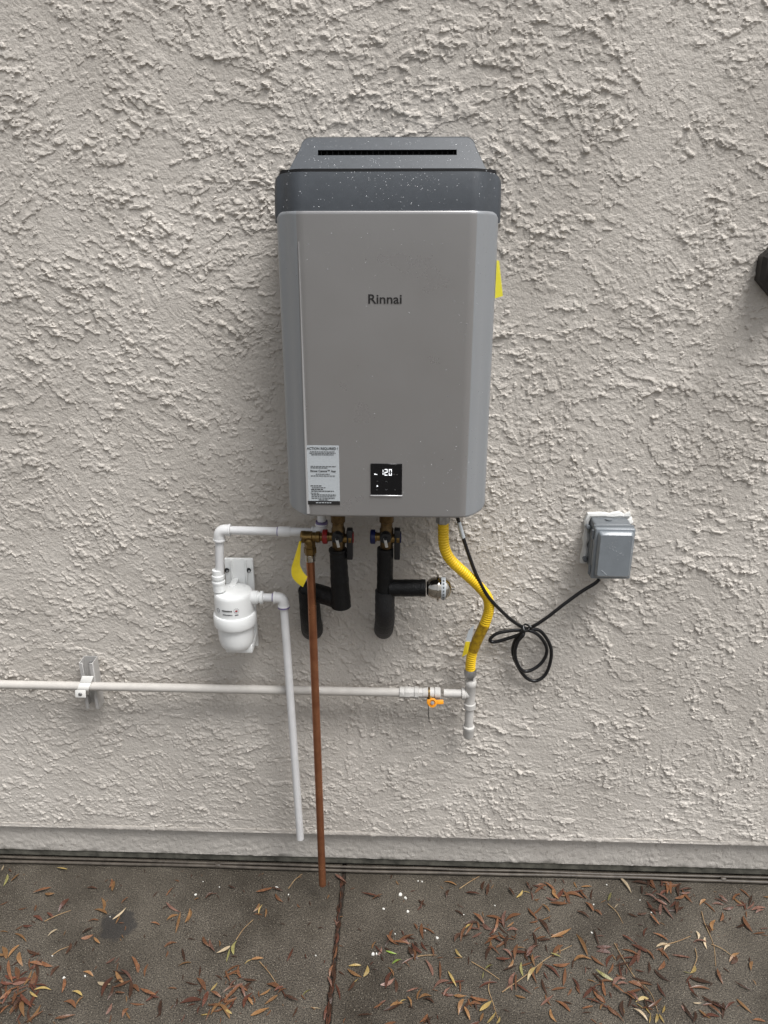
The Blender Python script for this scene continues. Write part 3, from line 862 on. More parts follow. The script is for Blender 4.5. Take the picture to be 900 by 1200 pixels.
# ------------------------------------------------------------------ service valves
def service_valve(px, colour, label, handle_px):
    d = 0.13
    top, bot = at(px, 596, d), at(px, 648, d)
    v = thing('service_valve', bot, label, 'valve', 'service valves under the heater')
    L = top.z - bot.z
    MB().lathe([(0.0135, 0), (0.0135, 0.016), (0.0165, 0.018), (0.0165, 0.034), (0.0150, 0.036), (0.0175, 0.044), (0.0175, 0.068), (0.0150, 0.072), (0.0150, 0.085), (0.0185, 0.087), (0.0185, L)], bot, (0, 0, 1), 20).build('body', M['shaded_brass'], v)
    c = at(px - 1, 628, d + 0.018)
    MB().lathe([(0.0120, 0), (0.0150, 0.002), (0.0152, 0.014), (0.0135, 0.017), (0.0135, 0.020), (0.004, 0.021)], c, (0, -1, 0), 10).build('knob', M['black'], v)
    q = c + Vector((0, -0.022, 0))
    MB().box(q + Vector((0.001, 0, -0.010)), (0.0075, 0.003, 0.026), 0.0012, rot=Matrix.Rotation(-0.2, 3, 'Y')).build('pointer_lever', M['white_metal'], v)
    MB().lathe([(0.0042, 0), (0.0042, 0.003)], q + Vector((0, -0.001, 0.002)), (0, -1, 0), 12).build('screw', M['dark'], v)
    # drain port with its coloured cap on the left
    s0 = at(px - 4, 629, d); s0.z -= 0.0
    MB().lathe([(0.0110, 0), (0.0110, 0.016), (0.0130, 0.017), (0.0130, 0.022)], s0, (-1, 0, 0), 16).build('drain_port', M['brass'], v)
    MB().lathe([(0.0185, 0.020), (0.0190, 0.022), (0.0190, 0.031), (0.0165, 0.033)], s0, (-1, 0, 0), 12).build('drain_cap', M[colour], v)
    # side port and the flat black handle on the right
    MB().lathe([(0.0125, 0), (0.0125, 0.014), (0.0145, 0.015), (0.0145, 0.022)], at(px + 5, 631, d), (1, 0, 0), 16).build('side_port', M['brass'], v)
    h = at(handle_px, 637, d)
    MB().box(h, (0.0155, 0.026, 0.082), 0.003).build('handle', M['black'], v)
    MB().box(h + Vector((0.0088, 0, 0.018)), (0.003, 0.018, 0.026), 0.001).build('handle_insert', M[colour], v)
    return v


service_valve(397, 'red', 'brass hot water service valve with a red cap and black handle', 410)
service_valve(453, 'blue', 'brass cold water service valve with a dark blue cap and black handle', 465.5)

# ------------------------------------------------------------------ insulated pipes
FR = 0.0225
ins = thing('insulated_pipe', at(362, 738, 0.05), 'black foam insulated hot water pipe bending left behind the copper pipe', 'pipe')


def foam(path, r, name, m, parent, wob=0.0006):
    p = resample(catmull(path, 10), 0.006)
    rs = [(r if not isinstance(r, (tuple, list)) else r[0] + (r[1] - r[0]) * i / (len(p) - 1)) + rng.uniform(-wob, wob) for i in range(len(p))]
    return p, rs


p, rs = foam([at(396, 643, .13), at(397.5, 670, .13), at(400, 711, .125)], (FR - 0.0005, FR + 0.0035), '', None, None)
MB().tube(p, rs, 22).build('riser_sleeve', M['foam'], ins)
MB().lathe([(0.0235, 0), (0.0245, -0.004), (0.0228, -0.009)], at(396, 643, .13), (0, 0, 1), 22).build('sleeve_collar', M['foam'], ins)
p, rs = foam([at(405, 705, .125), at(385, 699, .10), at(358, 690, .07)], (FR + 0.003, FR + 0.002), '', None, None)
MB().tube(p, rs, 22).build('cross_sleeve', M['foam'], ins)
p, rs = foam([at(361, 690, .075), at(362.5, 705, .068), at(364, 722, .055), at(365, 732, .035), at(366, 738, -.005)], (0.0270, 0.0315), '', None, None)
MB().tube(p, rs, 22).build('drop_sleeve', M['foam'], ins)

ins2 = thing('insulated_pipe', at(451, 740, 0.05), 'black foam insulated cold water pipe dropping straight down with a side branch', 'pipe')
p, rs = foam([at(451.5, 642, .13), at(451.2, 665, .13), at(451, 695, .13)], (FR - 0.0015, FR - 0.001), '', None, None)
MB().tube(p, rs, 22).build('riser_sleeve', M['foam'], ins2)
p, rs = foam([at(451, 692, .13), at(451, 712, .128), at(451, 726, .11), at(450, 734, .07), at(449.5, 738, -.005)], (0.0258, 0.027), '', None, None)
MB().tube(p, rs, 22).build('drop_sleeve', M['foam2'], ins2)
p, rs = foam([at(456, 689, .13), at(480, 689, .13), at(501.5, 689, .13)], (FR, FR), '', None, None)
MB().tube(p, rs, 22).build('branch_sleeve', M['foam'], ins2)

cv = thing('vent_valve', at(515, 690, .13), 'polished metal ball-shaped valve with a paper band on the branch end', 'valve')
o = at(500, 689, .13); axx = Vector((1, 0, 0))
MB().lathe([(0.016, 0), (0.0215, 0.004), (0.0265, 0.012), (0.0285, 0.020), (0.0290, 0.026)], o, axx, 28).build('rear_dome', M['chrome'], cv)
MB().lathe([(0.0285, 0.0255), (0.0360, 0.0262), (0.0365, 0.0285), (0.0360, 0.0312), (0.029, 0.032)], o, axx, 28).build('flange', M['chrome'], cv)
MB().lathe([(0.0290, 0.031), (0.0290, 0.040), (0.0280, 0.050), (0.0220, 0.059), (0.010, 0.064), (0.0045, 0.066), (0.0045, 0.073), (0.0035, 0.0735)], o, axx, 28).build('front_dome', M['chrome'], cv)
MB().lathe([(0.0294, 0.0375), (0.0297, 0.0385), (0.0292, 0.0475), (0.0286, 0.049)], o, axx, 28).build('paper_band', M['sticker'], cv)
for k in range(8):
    a = -1.1 + k * 0.32
    MB().box(o + Vector((0.043, -0.0298 * math.cos(a), 0.0298 * math.sin(a))), (0.004, 0.0008, 0.005), rot=Matrix.Rotation(-a, 3, 'X')).build('print_mark', M['ink_grey'], cv)

# ------------------------------------------------------------------ yellow flexible gas line
gl = thing('gas_flex_line', at(551, 790, .06), 'bright yellow corrugated flexible gas line curving from heater to pipe tee', 'gas line')
gp = catmull([at(519, 604, .125), at(519.5, 618, .125), at(520.5, 640, .125), at(528, 656, .122), at(545, 672, .112), at(560, 686, .098), at(571, 700, .085), at(573, 714, .076), at(568, 731, .070), at(561, 746, .065), at(555, 760, .061), at(552, 772, .058), at(551, 786, .055)], 10)
sleeve_z = (at(568, 731, .07).z, at(554, 763, .06).z)
pitch = 0.0072
gpp = resample(gp, pitch / 6)
rs = [0.0131 + 0.0021 * (abs(math.sin(i / 6 * math.pi)) ** 0.7 - 0.3) for i in range(len(gpp))]
MB().tube(gpp, rs, 18).build('corrugated_jacket', M['yellow'], gl, sharp=180)
sp_ = [p for p in gpp if sleeve_z[1] < p.z < sleeve_z[0]]
MB().tube(sp_[::3], 0.0152, 18).build('printed_sleeve', M['brown_sleeve'], gl)
MB().lathe([(0.0165, 0.02), (0.0175, 0.010), (0.0175, -0.010), (0.0150, -0.012)], at(519, 608, .125), (0, 0, 1), 6).build('top_nut', M['steel'], gl)
gt = at(551, 790, .055)
MB().lathe([(0.0155, 0.016), (0.0175, 0.012), (0.0180, -0.004), (0.0150, -0.006), (0.0150, -0.014)], gt, (0, 0, 1), 6).build('end_nut', M['steel'], gl)
tgl = MB()
corners = [at(549, 739, .072), at(556, 732, .074), at(552, 752, .078), at(545.5, 752, .076)]
tgl.add(corners + [c + Vector((0, .0006, 0)) for c in corners], [(0, 1, 2, 3), (4, 7, 6, 5), (0, 3, 7, 4), (1, 5, 6, 2), (0, 4, 5, 1), (3, 2, 6, 7)])
tgl.build('white_tag', M['sticker'], gl)
co_ = [at(545.5, 752, .077), at(551, 752, .078), at(548, 766, .075), at(541.5, 770, .07)]
MB().add(co_ + [c + Vector((0, .0006, 0)) for c in co_], [(0, 1, 2, 3), (4, 7, 6, 5), (0, 3, 7, 4), (1, 5, 6, 2), (0, 4, 5, 1), (3, 2, 6, 7)]).build('yellow_tag_end', M['tag'], gl)

# ------------------------------------------------------------------ painted gas pipe, valve, tee, drip leg
GD = 0.055
gpz = at(300, 808, GD).z
tee = at(551, 813, GD)
gas = thing('gas_pipe', (tee.x, -GD, gpz - 0.12), 'horizontal beige painted gas pipe ending in a tee with drip leg', 'pipe')
gx = lambda px: at(px, 810, GD).x
MB().tube([(-3.6, -GD, gpz), (-1.0, -GD, gpz), (gx(470), -GD, gpz)], 0.0127, 20).build('pipe', M['gas'], gas)
MB().tube([(gx(520), -GD, gpz), (tee.x, -GD, gpz)], 0.0122, 20).build('pipe', M['gas_fit'], gas)
O = Vector((gx(468), -GD, gpz))
MB().lathe([(0.0150, 0), (0.0165, 0.001), (0.0165, 0.013), (0.0158, 0.014), (0.0172, 0.017), (0.0172, 0.030), (0.0155, 0.033), (0.0155, 0.042), (0.0175, 0.044), (0.0175, 0.054), (0.0140, 0.056), (0.0140, 0.070)], O, (1, 0, 0), 8, ph=0.2).build('union_fitting', M['gas_fit'], gas)
vb = MB().lathe([(0.0130, 0), (0.0150, 0.002), (0.0150, 0.010), (0.0165, 0.014), (0.0165, 0.028), (0.0145, 0.034), (0.0175, 0.036), (0.0175, 0.050), (0.0150, 0.052)], Vector((gx(495), -GD, gpz)), (1, 0, 0), 14).build('valve_body', M['gas_fit'], gas)
MB().lathe([(0.0085, 0), (0.0085, 0.02)], Vector((gx(504), -GD, gpz)) + Vector((0, 0, 0)), (0, -1, -0.5), 12).build('valve_stem', M['brass'], gas)
MB().lathe([(0.0164, 0), (0.0167, 0.004), (0.0164, 0.0085)], Vector((gx(501), -GD, gpz)), (1, 0, 0), 14).build('brass_band', M['brass'], gas)
hb_ = Vector((gx(506.5), -GD - 0.026, gpz - 0.014))
tl = Matrix.Rotation(-0.45, 3, 'X')
hd = MB()
hd.lathe([(0.0125, 0), (0.0135, 0.002), (0.0130, 0.010), (0.0085, 0.011), (0.0085, 0.007), (0.0, 0.007)], hb_, tl @ Vector((0, -1, 0)), 18)
hd.box(hb_ + tl @ Vector((0.019, -0.005, 0.002)), (0.026, 0.009, 0.013), 0.003, rot=tl @ Matrix.Rotation(-0.05, 3, 'Y'))
hd.box(hb_ + tl @ Vector((-0.011, -0.005, 0.002)), (0.010, 0.009, 0.014), 0.003, rot=tl)
hd.build('valve_handle', M['orange'], gas)
MB().lathe([(0.0055, 0.006), (0.0055, 0.012), (0.002, 0.0125)], hb_, tl @ Vector((0, -1, 0)), 6).build('handle_nut', M['steel'], gas)
MB().tube(catmull([Vector((gx(502), -GD - .01, gpz - .018)), at(502, 832, .03), at(503, 846, .012)], 6), 0.0011, 6).build('wire_tail', M['ink'], gas)
z_ = lambda y: at(551, y, GD).z
tb = MB()
tb.lathe([(0.0135, z_(797)), (0.0165, z_(798.5)), (0.0168, z_(803)), (0.0150, z_(804)), (0.0150, z_(823)), (0.0175, z_(824)), (0.0175, z_(829)), (0.0150, z_(830))], (tee.x, -GD, 0), (0, 0, 1), 22)
tb.lathe([(0.0145, 0), (0.0150, 0.014), (0.0178, 0.016), (0.0178, 0.024), (0.0150, 0.025)], (tee.x, -GD, gpz), (-1, 0, 0), 22)
tb.build('tee', M['gas_fit'], gas)
MB().lathe([(0.0128, z_(829)), (0.0128, z_(856))], (tee.x, -GD, 0), (0, 0, 1), 20).build('drip_leg', M['gas_fit'], gas)
MB().lathe([(0.0140, z_(850)), (0.0172, z_(851)), (0.0175, z_(854)), (0.0158, z_(855)), (0.0158, z_(861)), (0.0130, z_(863.5)), (0.0, z_(864))], (tee.x, -GD, 0), (0, 0, 1), 22).build('end_cap', M['gas_fit'], gas)
MB().lathe([(0.0128, z_(800)), (0.0128, z_(791))], (tee.x, -GD, 0), (0, 0, 1), 20).build('nipple', M['gas_fit'], gas)

# strut channel and pipe clamp
st = thing('strut_bracket', at(108, 828, 0.0), 'short grey strut channel with a white clamp holding the gas pipe', 'bracket')
sc_ = at(108.5, 801, 0.02)
s_t, s_b = at(108, 774, 0.03).z, at(108, 828, 0.03).z
szc, szh = (s_t + s_b) / 2, s_t - s_b
MB().box((sc_.x, -0.0060, szc), (0.040, 0.003, szh)).build('channel_back', M['strut'], st)
for sgn in (-1, 1):
    MB().box((sc_.x + sgn * 0.0195, -0.0235, szc), (0.003, 0.037, szh - 0.001), 0.0008, 1).build('channel_flange', M['strut'], st)
    MB().box((sc_.x + sgn * 0.0148, -0.0425, szc), (0.0105, 0.003, szh - 0.002), 0.001, 1).build('channel_lip', M['strut'], st)
for zz_ in (szc + szh * 0.37, szc - szh * 0.33):
    MB().lathe([(0.007, 0.0), (0.007, 0.003), (0.005, 0.006), (0.001, 0.0065)], (sc_.x, -0.0075, zz_), (0, -1, 0), 6).build('bolt', M['steel'], st)
cl = MB()
for s_ in (0,):
    prof_ = []
    for k in range(13):
        a = math.radians(-75 + 150 * k / 12)
        prof_.append((0.0142 * math.cos(a), 0.0142 * math.sin(a)))
    prof_ = [(-0.004, -0.030)] + [(0.002, -0.024)] + prof_ + [(0.004, 0.020), (-0.004, 0.032)]
    vs = []
    for (dd, zz_) in prof_:
        sh_ = zz_ * 0.35
        for xx in (-0.0165, 0.0165):
            for t_ in (0.0, 0.0026):
                vs.append((sc_.x - 0.006 + xx + sh_, -GD - dd - t_, gpz + zz_))
    fs = []
    for i in range(len(prof_) - 1):
        b0, b1 = i * 4, i * 4 + 4
        fs += [(b0 + 1, b0 + 3, b1 + 3, b1 + 1), (b0, b1, b1 + 2, b0 + 2), (b0, b0 + 1, b1 + 1, b1), (b0 + 2, b1 + 2, b1 + 3, b0 + 3)]
    fs += [(0, 2, 3, 1), (len(vs) - 4, len(vs) - 3, len(vs) - 1, len(vs) - 2)]
    cl.add(vs, fs)
cl.build('clamp_strap', M['clamp'], st)
ear = Vector((sc_.x - 0.014, -GD - 0.019, gpz - 0.014))
MB().box(ear, (0.031, 0.0030, 0.022), 0.0014, rot=Matrix.Rotation(-0.25, 3, 'X')).build('clamp_ear', M['clamp'], st)
MB().lathe([(0.0058, 0), (0.0058, 0.002), (0.004, 0.0035), (0.0015, 0.0035), (0.001, 0.002)], ear + Vector((0, -0.0015, 0)), (0, -1, -0.25), 12).build('clamp_screw', M['steel'], st)
MB().tube([ear + Vector((0.004, 0.004, -0.012)), ear + Vector((0.004, 0.02, -0.020))], 0.003, 8).build('clamp_bolt', M['steel'], st)

# ------------------------------------------------------------------ outlet box and cord
ob = thing('outlet_box', at(715, 680, 0.0), 'grey weatherproof outlet box with a raised hinged lid and white caulk', 'outlet box')
f0, f1 = at(698.5, 619.5, .092), at(739.5, 680.5, .092)
bw, bh = f1.x - f0.x, f0.z - f1.z
bx, bz = (f0.x + f1.x) / 2, (f0.z + f1.z) / 2
MB().box((bx, -0.028, bz + 0.006), (bw * 0.92, 0.062, bh * 0.92), 0.006, 3).build('back_box', M['box_dark'], ob)
MB().box((bx, -0.064, bz), (bw, 0.012, bh), 0.004, 2).build('gasket_frame', M['box_dark'], ob)
lid = MB()
lid.box((bx, -0.0775, bz - 0.001), (bw * 0.985, 0.016, bh * 0.985), 0.005, 3)
lid.build('lid_rim', M['box_grey'], ob)
w2, h2, w3, h3 = bw * .43, bh * .44, bw * .385, bh * .395
vs = []
for (ww, hh, dd) in ((w2, h2, .0845), (w2 * .985, h2 * .985, .092), (w3 * 1.02, h3 * 1.02, .0985), (w3, h3, .0995)):
    r_ = 0.006
    for (sx_, sy_, a0) in ((1, 1, 0), (-1, 1, 90), (-1, -1, 180), (1, -1, 270)):
        for k in range(4):
            a = math.radians(a0 + 30 * k)
            vs.append((bx + .001 + sx_ * (ww - r_) + r_ * math.cos(a), -dd, bz + sy_ * (hh - r_) + r_ * math.sin(a)))
fs = []
for i in range(3):
    for k in range(16):
        k2 = (k + 1) % 16
        fs.append((i * 16 + k, i * 16 + k2, (i + 1) * 16 + k2, (i + 1) * 16 + k))
fs.append(tuple(48 + k for k in range(16)))
MB().add(vs, fs).build('lid', M['box_grey'], ob, sharp=25)
for zz_ in (bz + bh * .34, bz - bh * .30):
    MB().lathe([(0.006, 0), (0.006, 0.016), (0.003, 0.017)], (bx - bw * .53, -0.012, zz_), (0, -1, 0), 10).build('mounting_ear', M['box_dark'], ob)
for k in range(2):
    MB().tube([(bx - bw * .5 - .002, -.074, bz + (0.05 - 0.1 * k) - .012), (bx - bw * .5 - .002, -.074, bz + (0.05 - 0.1 * k) + .012)], 0.0035, 10).build('hinge', M['box_dark'], ob)
MB().lathe([(0.009, 0), (0.009, .003), (.006, .0035)], (bx - .006, -.03, bz + bh * .46 + .0065), (0, 0, 1), 16).build('top_plug', M['box_dark'], ob)
MB().box((bx - .022, -.0998, bz - h3 * .82), (0.020, 0.0008, 0.0012), rot=Matrix.Rotation(0.75, 3, 'Y')).build('scratch', M['sticker'], ob)
ck = MB()
pth = []
bw2, bh2 = bw * .47 + .004, bh * .47 + .003
for (xa, za, xb, zb2) in ((-bw2, -bh2 * .9, -bw2 - .003, bh2), (-bw2, bh2, bw2, bh2 + .002), (bw2, bh2, bw2, bh2 * .6)):
    for k in range(8): pth.append(Vector((bx + xa + (xb - xa) * k / 8 + rng.uniform(-.002, .002), -.004, bz + .006 + za + (zb2 - za) * k / 8 + rng.uniform(-.002, .002))))
ck.tube(pth, [rng.uniform(.006, .0125) for _ in pth], 8)
ck.build('caulk_bead', M['caulk'], ob)
rd = MB()
for k in range(42):
    x, z = rng.gauss(0, w3 * .5), rng.uniform(-0.2, 0.95) * h3
    if abs(x) < w3 * .93: dome(rd, Vector((bx + x, -.0995, bz + z)), (0, -1, 0), rng.choice((.0008, .001, .0014)))
rd.build('raindrops', M['water'], ob)['kind'] = 'stuff'

T8 = lambda x, y, d: at(500 + x * 0.17778, 600 + y * 0.17778, d)
cord = thing('power_cord', at(620, 760, 0.0), 'black power cord coiled in loose loops between heater and outlet box', 'cord')
pts = [(200, 10, .11), (207, 50, .11), (235, 150, .112), (280, 290, .112), (330, 420, .110), (400, 550, .100), (500, 660, .075), (590, 735, .045), (660, 768, .030), (745, 782, .020),
       (805, 860, .014), (822, 945, .014), (790, 1060, .014), (725, 1112, .014), (660, 1095, .016), (603, 1020, .018), (568, 930, .022), (582, 850, .026), (632, 790, .036), (690, 785, .040),
       (755, 830, .032), (792, 905, .026), (768, 980, .024), (705, 1035, .024), (640, 1048, .026), (598, 1000, .034), (583, 925, .036), (600, 855, .040), (640, 805, .042), (600, 812, .030), (500, 845, .022), (437, 857, .018), (417, 840, .018), (465, 800, .018),
       (560, 782, .020), (640, 776, .024), (705, 752, .045), (800, 690, .052), (900, 612, .056), (1020, 525, .060), (1110, 470, .064), (1140, 440, .066)]
cp = resample(catmull([T8(*p) for p in pts], 8), 0.004)
MB().tube(cp, 0.0050, 10).build('cable', M['cord'], cord, sharp=180)
w0 = [p for p in cp if at(540, 630, .11).z < p.z < at(540, 611, .11).z and p.x < at(548, 620, .11).x]
MB().tube(w0, 0.0058, 10).build('white_sleeve', M['sticker'], cord)
kn = T8(662, 758, .045)
MB().tube([kn + Vector((0.011 * math.cos(a), -0.006 * math.sin(a * 2) - .004, 0.009 * math.sin(a))) for a in [k * math.pi / 8 for k in range(17)]], 0.0030, 8).build('cable_tie', M['black'], cord)

# ------------------------------------------------------------------ fixture at the right edge
fx_c = at(912, 314, .0)
fxt = thing('wall_fixture', (fx_c.x, 0, fx_c.z), 'dark octagonal wall fixture at the right edge of the picture', 'fixture')
fm = MB()
fm.lathe([(0.070, -0.003), (0.070, 0.030), (0.062, 0.040), (0.048, 0.044), (0.046, 0.060), (0.0, 0.061)], (fx_c.x + .012, 0, fx_c.z), (0, -1, 0), 8, ph=math.pi / 8)
fm.build('base', M['fixture'], fxt, sharp=20)
MB().tube(catmull([Vector((fx_c.x + .012, -.055, fx_c.z)), Vector((fx_c.x + .02, -.10, fx_c.z - .01)), Vector((fx_c.x + .05, -.13, fx_c.z + .03))], 6), .010, 12).build('arm', M['fixture'], fxt)

# ------------------------------------------------------------------ cables along the wall foot
def base_cable(y, z, r, label):
    pts = []
    for k in range(60):
        x = -4.2 + 8.4 * k / 59
        pts.append((x, y + 0.0016 * math.sin(x * 5 + y * 200) + rng.uniform(-0.0018, 0.0014) - 0.002 * (y < 0), z + abs(0.0015 * math.sin(x * 3.1)) + rng.uniform(0, 0.0016)))
    t = thing('ground_cable', (0, y, 0), label, 'cable')
    MB().tube(catmull(pts, 4), r, 10).build('cable', M['edge_cable'], t)
    return t


ca = base_cable(-0.006, 0.0065, 0.0050, 'weathered cable lying along the wall foot, the nearer of the two')
cb = base_cable(0.0062, 0.0075, 0.0042, 'weathered cable along the wall foot, the one against the plinth')
for px, py in ((255, 1011), (848, 1029)):
    q = at(px, py, 0.006)
    MB().lathe([(0.0075, -0.008), (0.0085, -0.006), (0.0085, 0.006), (0.0075, 0.008)], (q.x, -0.004, 0.009), (1, 0, 0), 10).build('connector', M['edge_cable'], ca)

# ------------------------------------------------------------------ fallen leaves, twigs, chips
LEAFCOL = {
    'r': ('reddish brown', (0.10, 0.043, 0.021), (0.18, 0.082, 0.038)), 'b': ('dark brown', (0.030, 0.014, 0.008), (0.06, 0.028, 0.016)),
    't': ('orange tan', (0.155, 0.076, 0.030), (0.235, 0.13, 0.056)), 'y': ('yellow', (0.27, 0.185, 0.055), (0.36, 0.27, 0.11)),
    'g': ('olive green', (0.14, 0.13, 0.045), (0.24, 0.22, 0.085)), 'p': ('dusky pink-brown', (0.105, 0.050, 0.036), (0.17, 0.092, 0.068)),
    'c': ('pale cream', (0.36, 0.28, 0.18), (0.46, 0.37, 0.25)), 'd': ('dark red', (0.062, 0.022, 0.013), (0.11, 0.040, 0.024)), 'G': ('bright green', (0.12, 0.20, 0.03), (0.22, 0.28, 0.06))}
LM = {}
for k, (nm, a, b) in LEAFCOL.items():
    LM[k] = [mat('leaf_' + nm.replace(' ', '_').replace('-', '_') + s, tuple(c * f for c in a), 0.36, col2=tuple(c * f for c in b), nscale=6, bump=0.5, bscale=14) for s, f in (('', 1.0), ('_deep', 0.72), ('_pale', 1.2))]
TILE = [0, 220, 440, 670]
LV = [
 "8,80,18,55c 15,155,35,95g 50,135,92,97t 0,240,40,222r 150,190,240,160r 205,190,255,192t 165,235,160,270r 150,290,198,315d 215,275,248,300d 105,335,150,335d 85,260,125,250r 260,72,312,78y 500,165,512,118r 515,182,525,125t 465,205,475,265t 430,258,495,285t 513,305,582,250c 530,330,550,285t 555,235,592,205r 398,160,450,165b 400,320,455,308r 430,388,460,420t 218,388,267,350c 0,360,40,365t 10,430,30,490t 35,490,92,425t 300,470,325,410b 340,430,355,400b 760,230,828,272p 762,312,820,280t 805,375,830,275t 848,330,872,255t 700,205,730,175b 760,200,790,160r 860,395,898,400b 750,435,815,410r 835,440,850,500b 815,525,880,505t 605,475,630,550r 635,550,615,500r 380,545,430,565t 445,590,510,605c 530,545,570,600t 490,680,520,610b 600,580,595,680b 640,620,720,660r 590,600,640,640r 560,760,590,710r 485,745,515,690p 285,655,295,575r 330,640,380,660y 350,710,385,660t 290,680,350,715r 155,630,238,630y 135,635,175,668y 90,640,150,718d 55,605,130,585p 40,490,60,600r 130,620,160,545r 0,680,60,620r 60,730,100,665b 0,745,60,690r 90,455,105,520t 120,440,190,470b 190,500,245,525r 230,570,275,515b 130,510,200,520r 735,750,740,670b 795,720,815,670b 830,783,850,740p 690,655,735,668d 250,770,350,745r 150,783,130,720b 500,783,510,740r 20,560,90,575d 70,520,85,590r 0,600,70,600d 30,640,95,610r 10,700,40,640d 140,480,185,455d 265,270,320,210d 520,600,575,580b 525,640,575,645r 690,325,735,335r 430,345,375,375b 370,395,430,372r",
 "675,100,728,138p 795,180,890,210d 840,220,895,195r 0,320,12,255t 70,385,105,440r 100,390,125,460p 130,465,197,428c 178,505,195,442g 210,470,225,400g 300,275,330,235t 325,285,345,240y 355,300,358,255t 300,280,345,285r 310,185,390,165r 385,165,440,180b 400,190,440,228r 80,215,125,190b 185,150,225,170b 260,510,300,488y 290,495,350,487t 235,515,245,580r 210,555,240,560t 250,580,320,588b 190,625,225,580p 105,635,137,597y 40,575,85,635r 65,710,95,630d 105,640,155,670r 160,680,250,605r 250,610,265,670p 255,720,300,640d 270,660,300,700t 285,750,380,705t 165,715,205,745y 60,745,105,740y 105,750,160,680t 360,600,430,630r 330,660,385,620t 430,630,450,670d 440,650,510,685b 525,655,570,625g 350,700,415,655t 480,760,505,710b 640,570,660,620p 650,570,668,515r 565,710,610,715c 625,775,640,700d 735,520,797,520y 730,535,800,570t 805,570,825,515y 755,600,785,575y 735,640,765,590b 845,440,865,405t 870,470,890,430p 775,745,850,745b 850,720,900,685r 690,540,720,560b 668,300,690,360p 675,330,700,310p 715,783,725,760r 160,640,220,610r 200,640,255,605p 235,600,280,640r 140,690,180,660d 170,700,175,650r 45,740,60,700d 395,640,440,615d 410,650,455,625r 635,740,650,700d 640,640,655,700b",
 "310,130,375,152t 410,180,485,195d 325,210,338,170b 490,180,500,130b 510,200,520,140b 530,165,545,145t 610,160,640,205b 645,210,675,175y 675,178,712,188y 195,215,240,250b 210,260,225,215b 770,135,830,185r 810,165,840,220t 855,170,890,235r 795,235,885,232r 780,205,840,215p 760,235,800,280t 690,135,710,170b 445,280,500,330r 490,320,535,360p 590,350,597,270p 600,345,635,320t 600,360,655,352p 360,415,390,370b 395,365,442,322y 390,410,415,340r 420,345,485,355p 440,390,490,365p 540,370,560,300r 510,400,570,380r 560,360,600,400r 545,300,590,330d 365,445,400,485y 360,482,400,482t 640,435,685,437t 690,470,740,425p 580,445,625,480p 550,485,630,490d 605,530,632,492t 500,440,525,460b 695,590,733,530y 735,560,768,505t 668,500,678,570g 490,580,495,545g 500,540,540,515g 225,490,265,565p 165,410,215,470d 110,395,155,420d 65,400,80,355r 50,380,110,425r 75,410,165,425r 45,450,100,465G 75,510,120,490G 55,520,85,570t 130,500,160,530r 20,610,90,570p 90,580,95,640b 330,540,372,618y 262,628,340,585p 310,660,345,620p 355,655,420,660t 430,665,520,680r 425,670,445,710r 380,745,405,670t 405,710,435,775t 475,735,535,680y 510,783,553,730y 480,783,495,735t 195,675,260,658t 215,670,270,690b 140,640,200,618p 145,660,165,715t 55,725,130,690t 110,690,140,675y 0,720,50,680p 555,783,570,750y 625,635,640,550p 595,625,625,590p 640,655,690,668t 755,705,820,655p 820,675,895,730r 800,715,830,783t 745,300,800,380b 800,390,900,350t 780,420,790,460b 800,465,850,480g 810,515,895,510r 880,655,900,620r 240,740,200,783r 225,783,240,735r 735,150,790,150r 850,200,890,190t 150,430,200,490b 170,440,180,500r 690,480,720,440d 720,500,760,475p 620,380,650,395r 520,380,545,350d 300,640,360,655d 690,440,700,500b",
 "215,113,275,190c 355,140,385,165r 330,195,390,215p 380,185,455,235p 370,205,440,240p 405,285,410,230p 415,240,468,305p 435,195,430,130r 455,190,455,125r 490,175,555,160p 495,190,545,180p 480,290,487,220b 585,240,615,215t 640,235,700,240p 670,190,715,230p 690,260,745,250p 735,225,775,190r 750,240,805,232p 800,258,838,228p 820,265,890,255p 840,280,885,265p 680,320,690,270r 860,350,900,345p 870,375,900,380r 600,320,640,380b 645,365,658,310t 610,385,620,445c 570,360,580,400c 370,370,445,408r 385,430,450,418c 420,455,452,425c 455,470,550,480p 560,405,620,415p 720,500,770,460t 730,515,745,455b 820,545,830,495t 665,530,695,605r 660,540,690,560r 395,540,425,490r 230,375,290,420d 270,420,350,460d 330,440,380,495r 260,530,295,455d 110,435,185,435d 110,450,180,460d 115,383,150,385p 15,360,75,480t 0,505,95,490t 165,560,190,505r 205,500,240,470b 105,540,195,590g 185,620,225,575p 205,610,260,605p 140,590,155,665r 70,585,115,600t 20,610,40,650r 95,630,160,690r 60,670,130,690d 160,700,215,755r 45,715,100,705r 130,720,150,690t 235,705,245,740t 180,600,240,650r 230,640,290,680r 255,590,330,620r 310,610,350,640r 290,685,355,668y 295,690,330,715y 335,705,365,745y 355,783,360,740y 383,783,390,735y 400,740,425,783y 415,735,425,700y 280,715,350,775c 500,700,550,740p 545,635,590,680b 555,690,595,690c 630,680,710,735b 620,695,690,755r 555,783,565,725b 580,720,640,760t 825,770,890,775r 540,555,565,515y 510,545,545,555g 165,225,180,185g 195,255,215,235c 20,270,85,305b 60,225,100,275r 95,260,140,290r 35,170,80,220r 40,155,95,155t 355,275,405,335r 300,330,335,332b 300,285,345,278b 400,320,430,335t 250,640,310,690d 200,560,250,580r 80,610,130,650d 120,650,155,690r 470,215,520,190r 400,200,440,170d 640,690,700,720d"]
import re
leaves = []
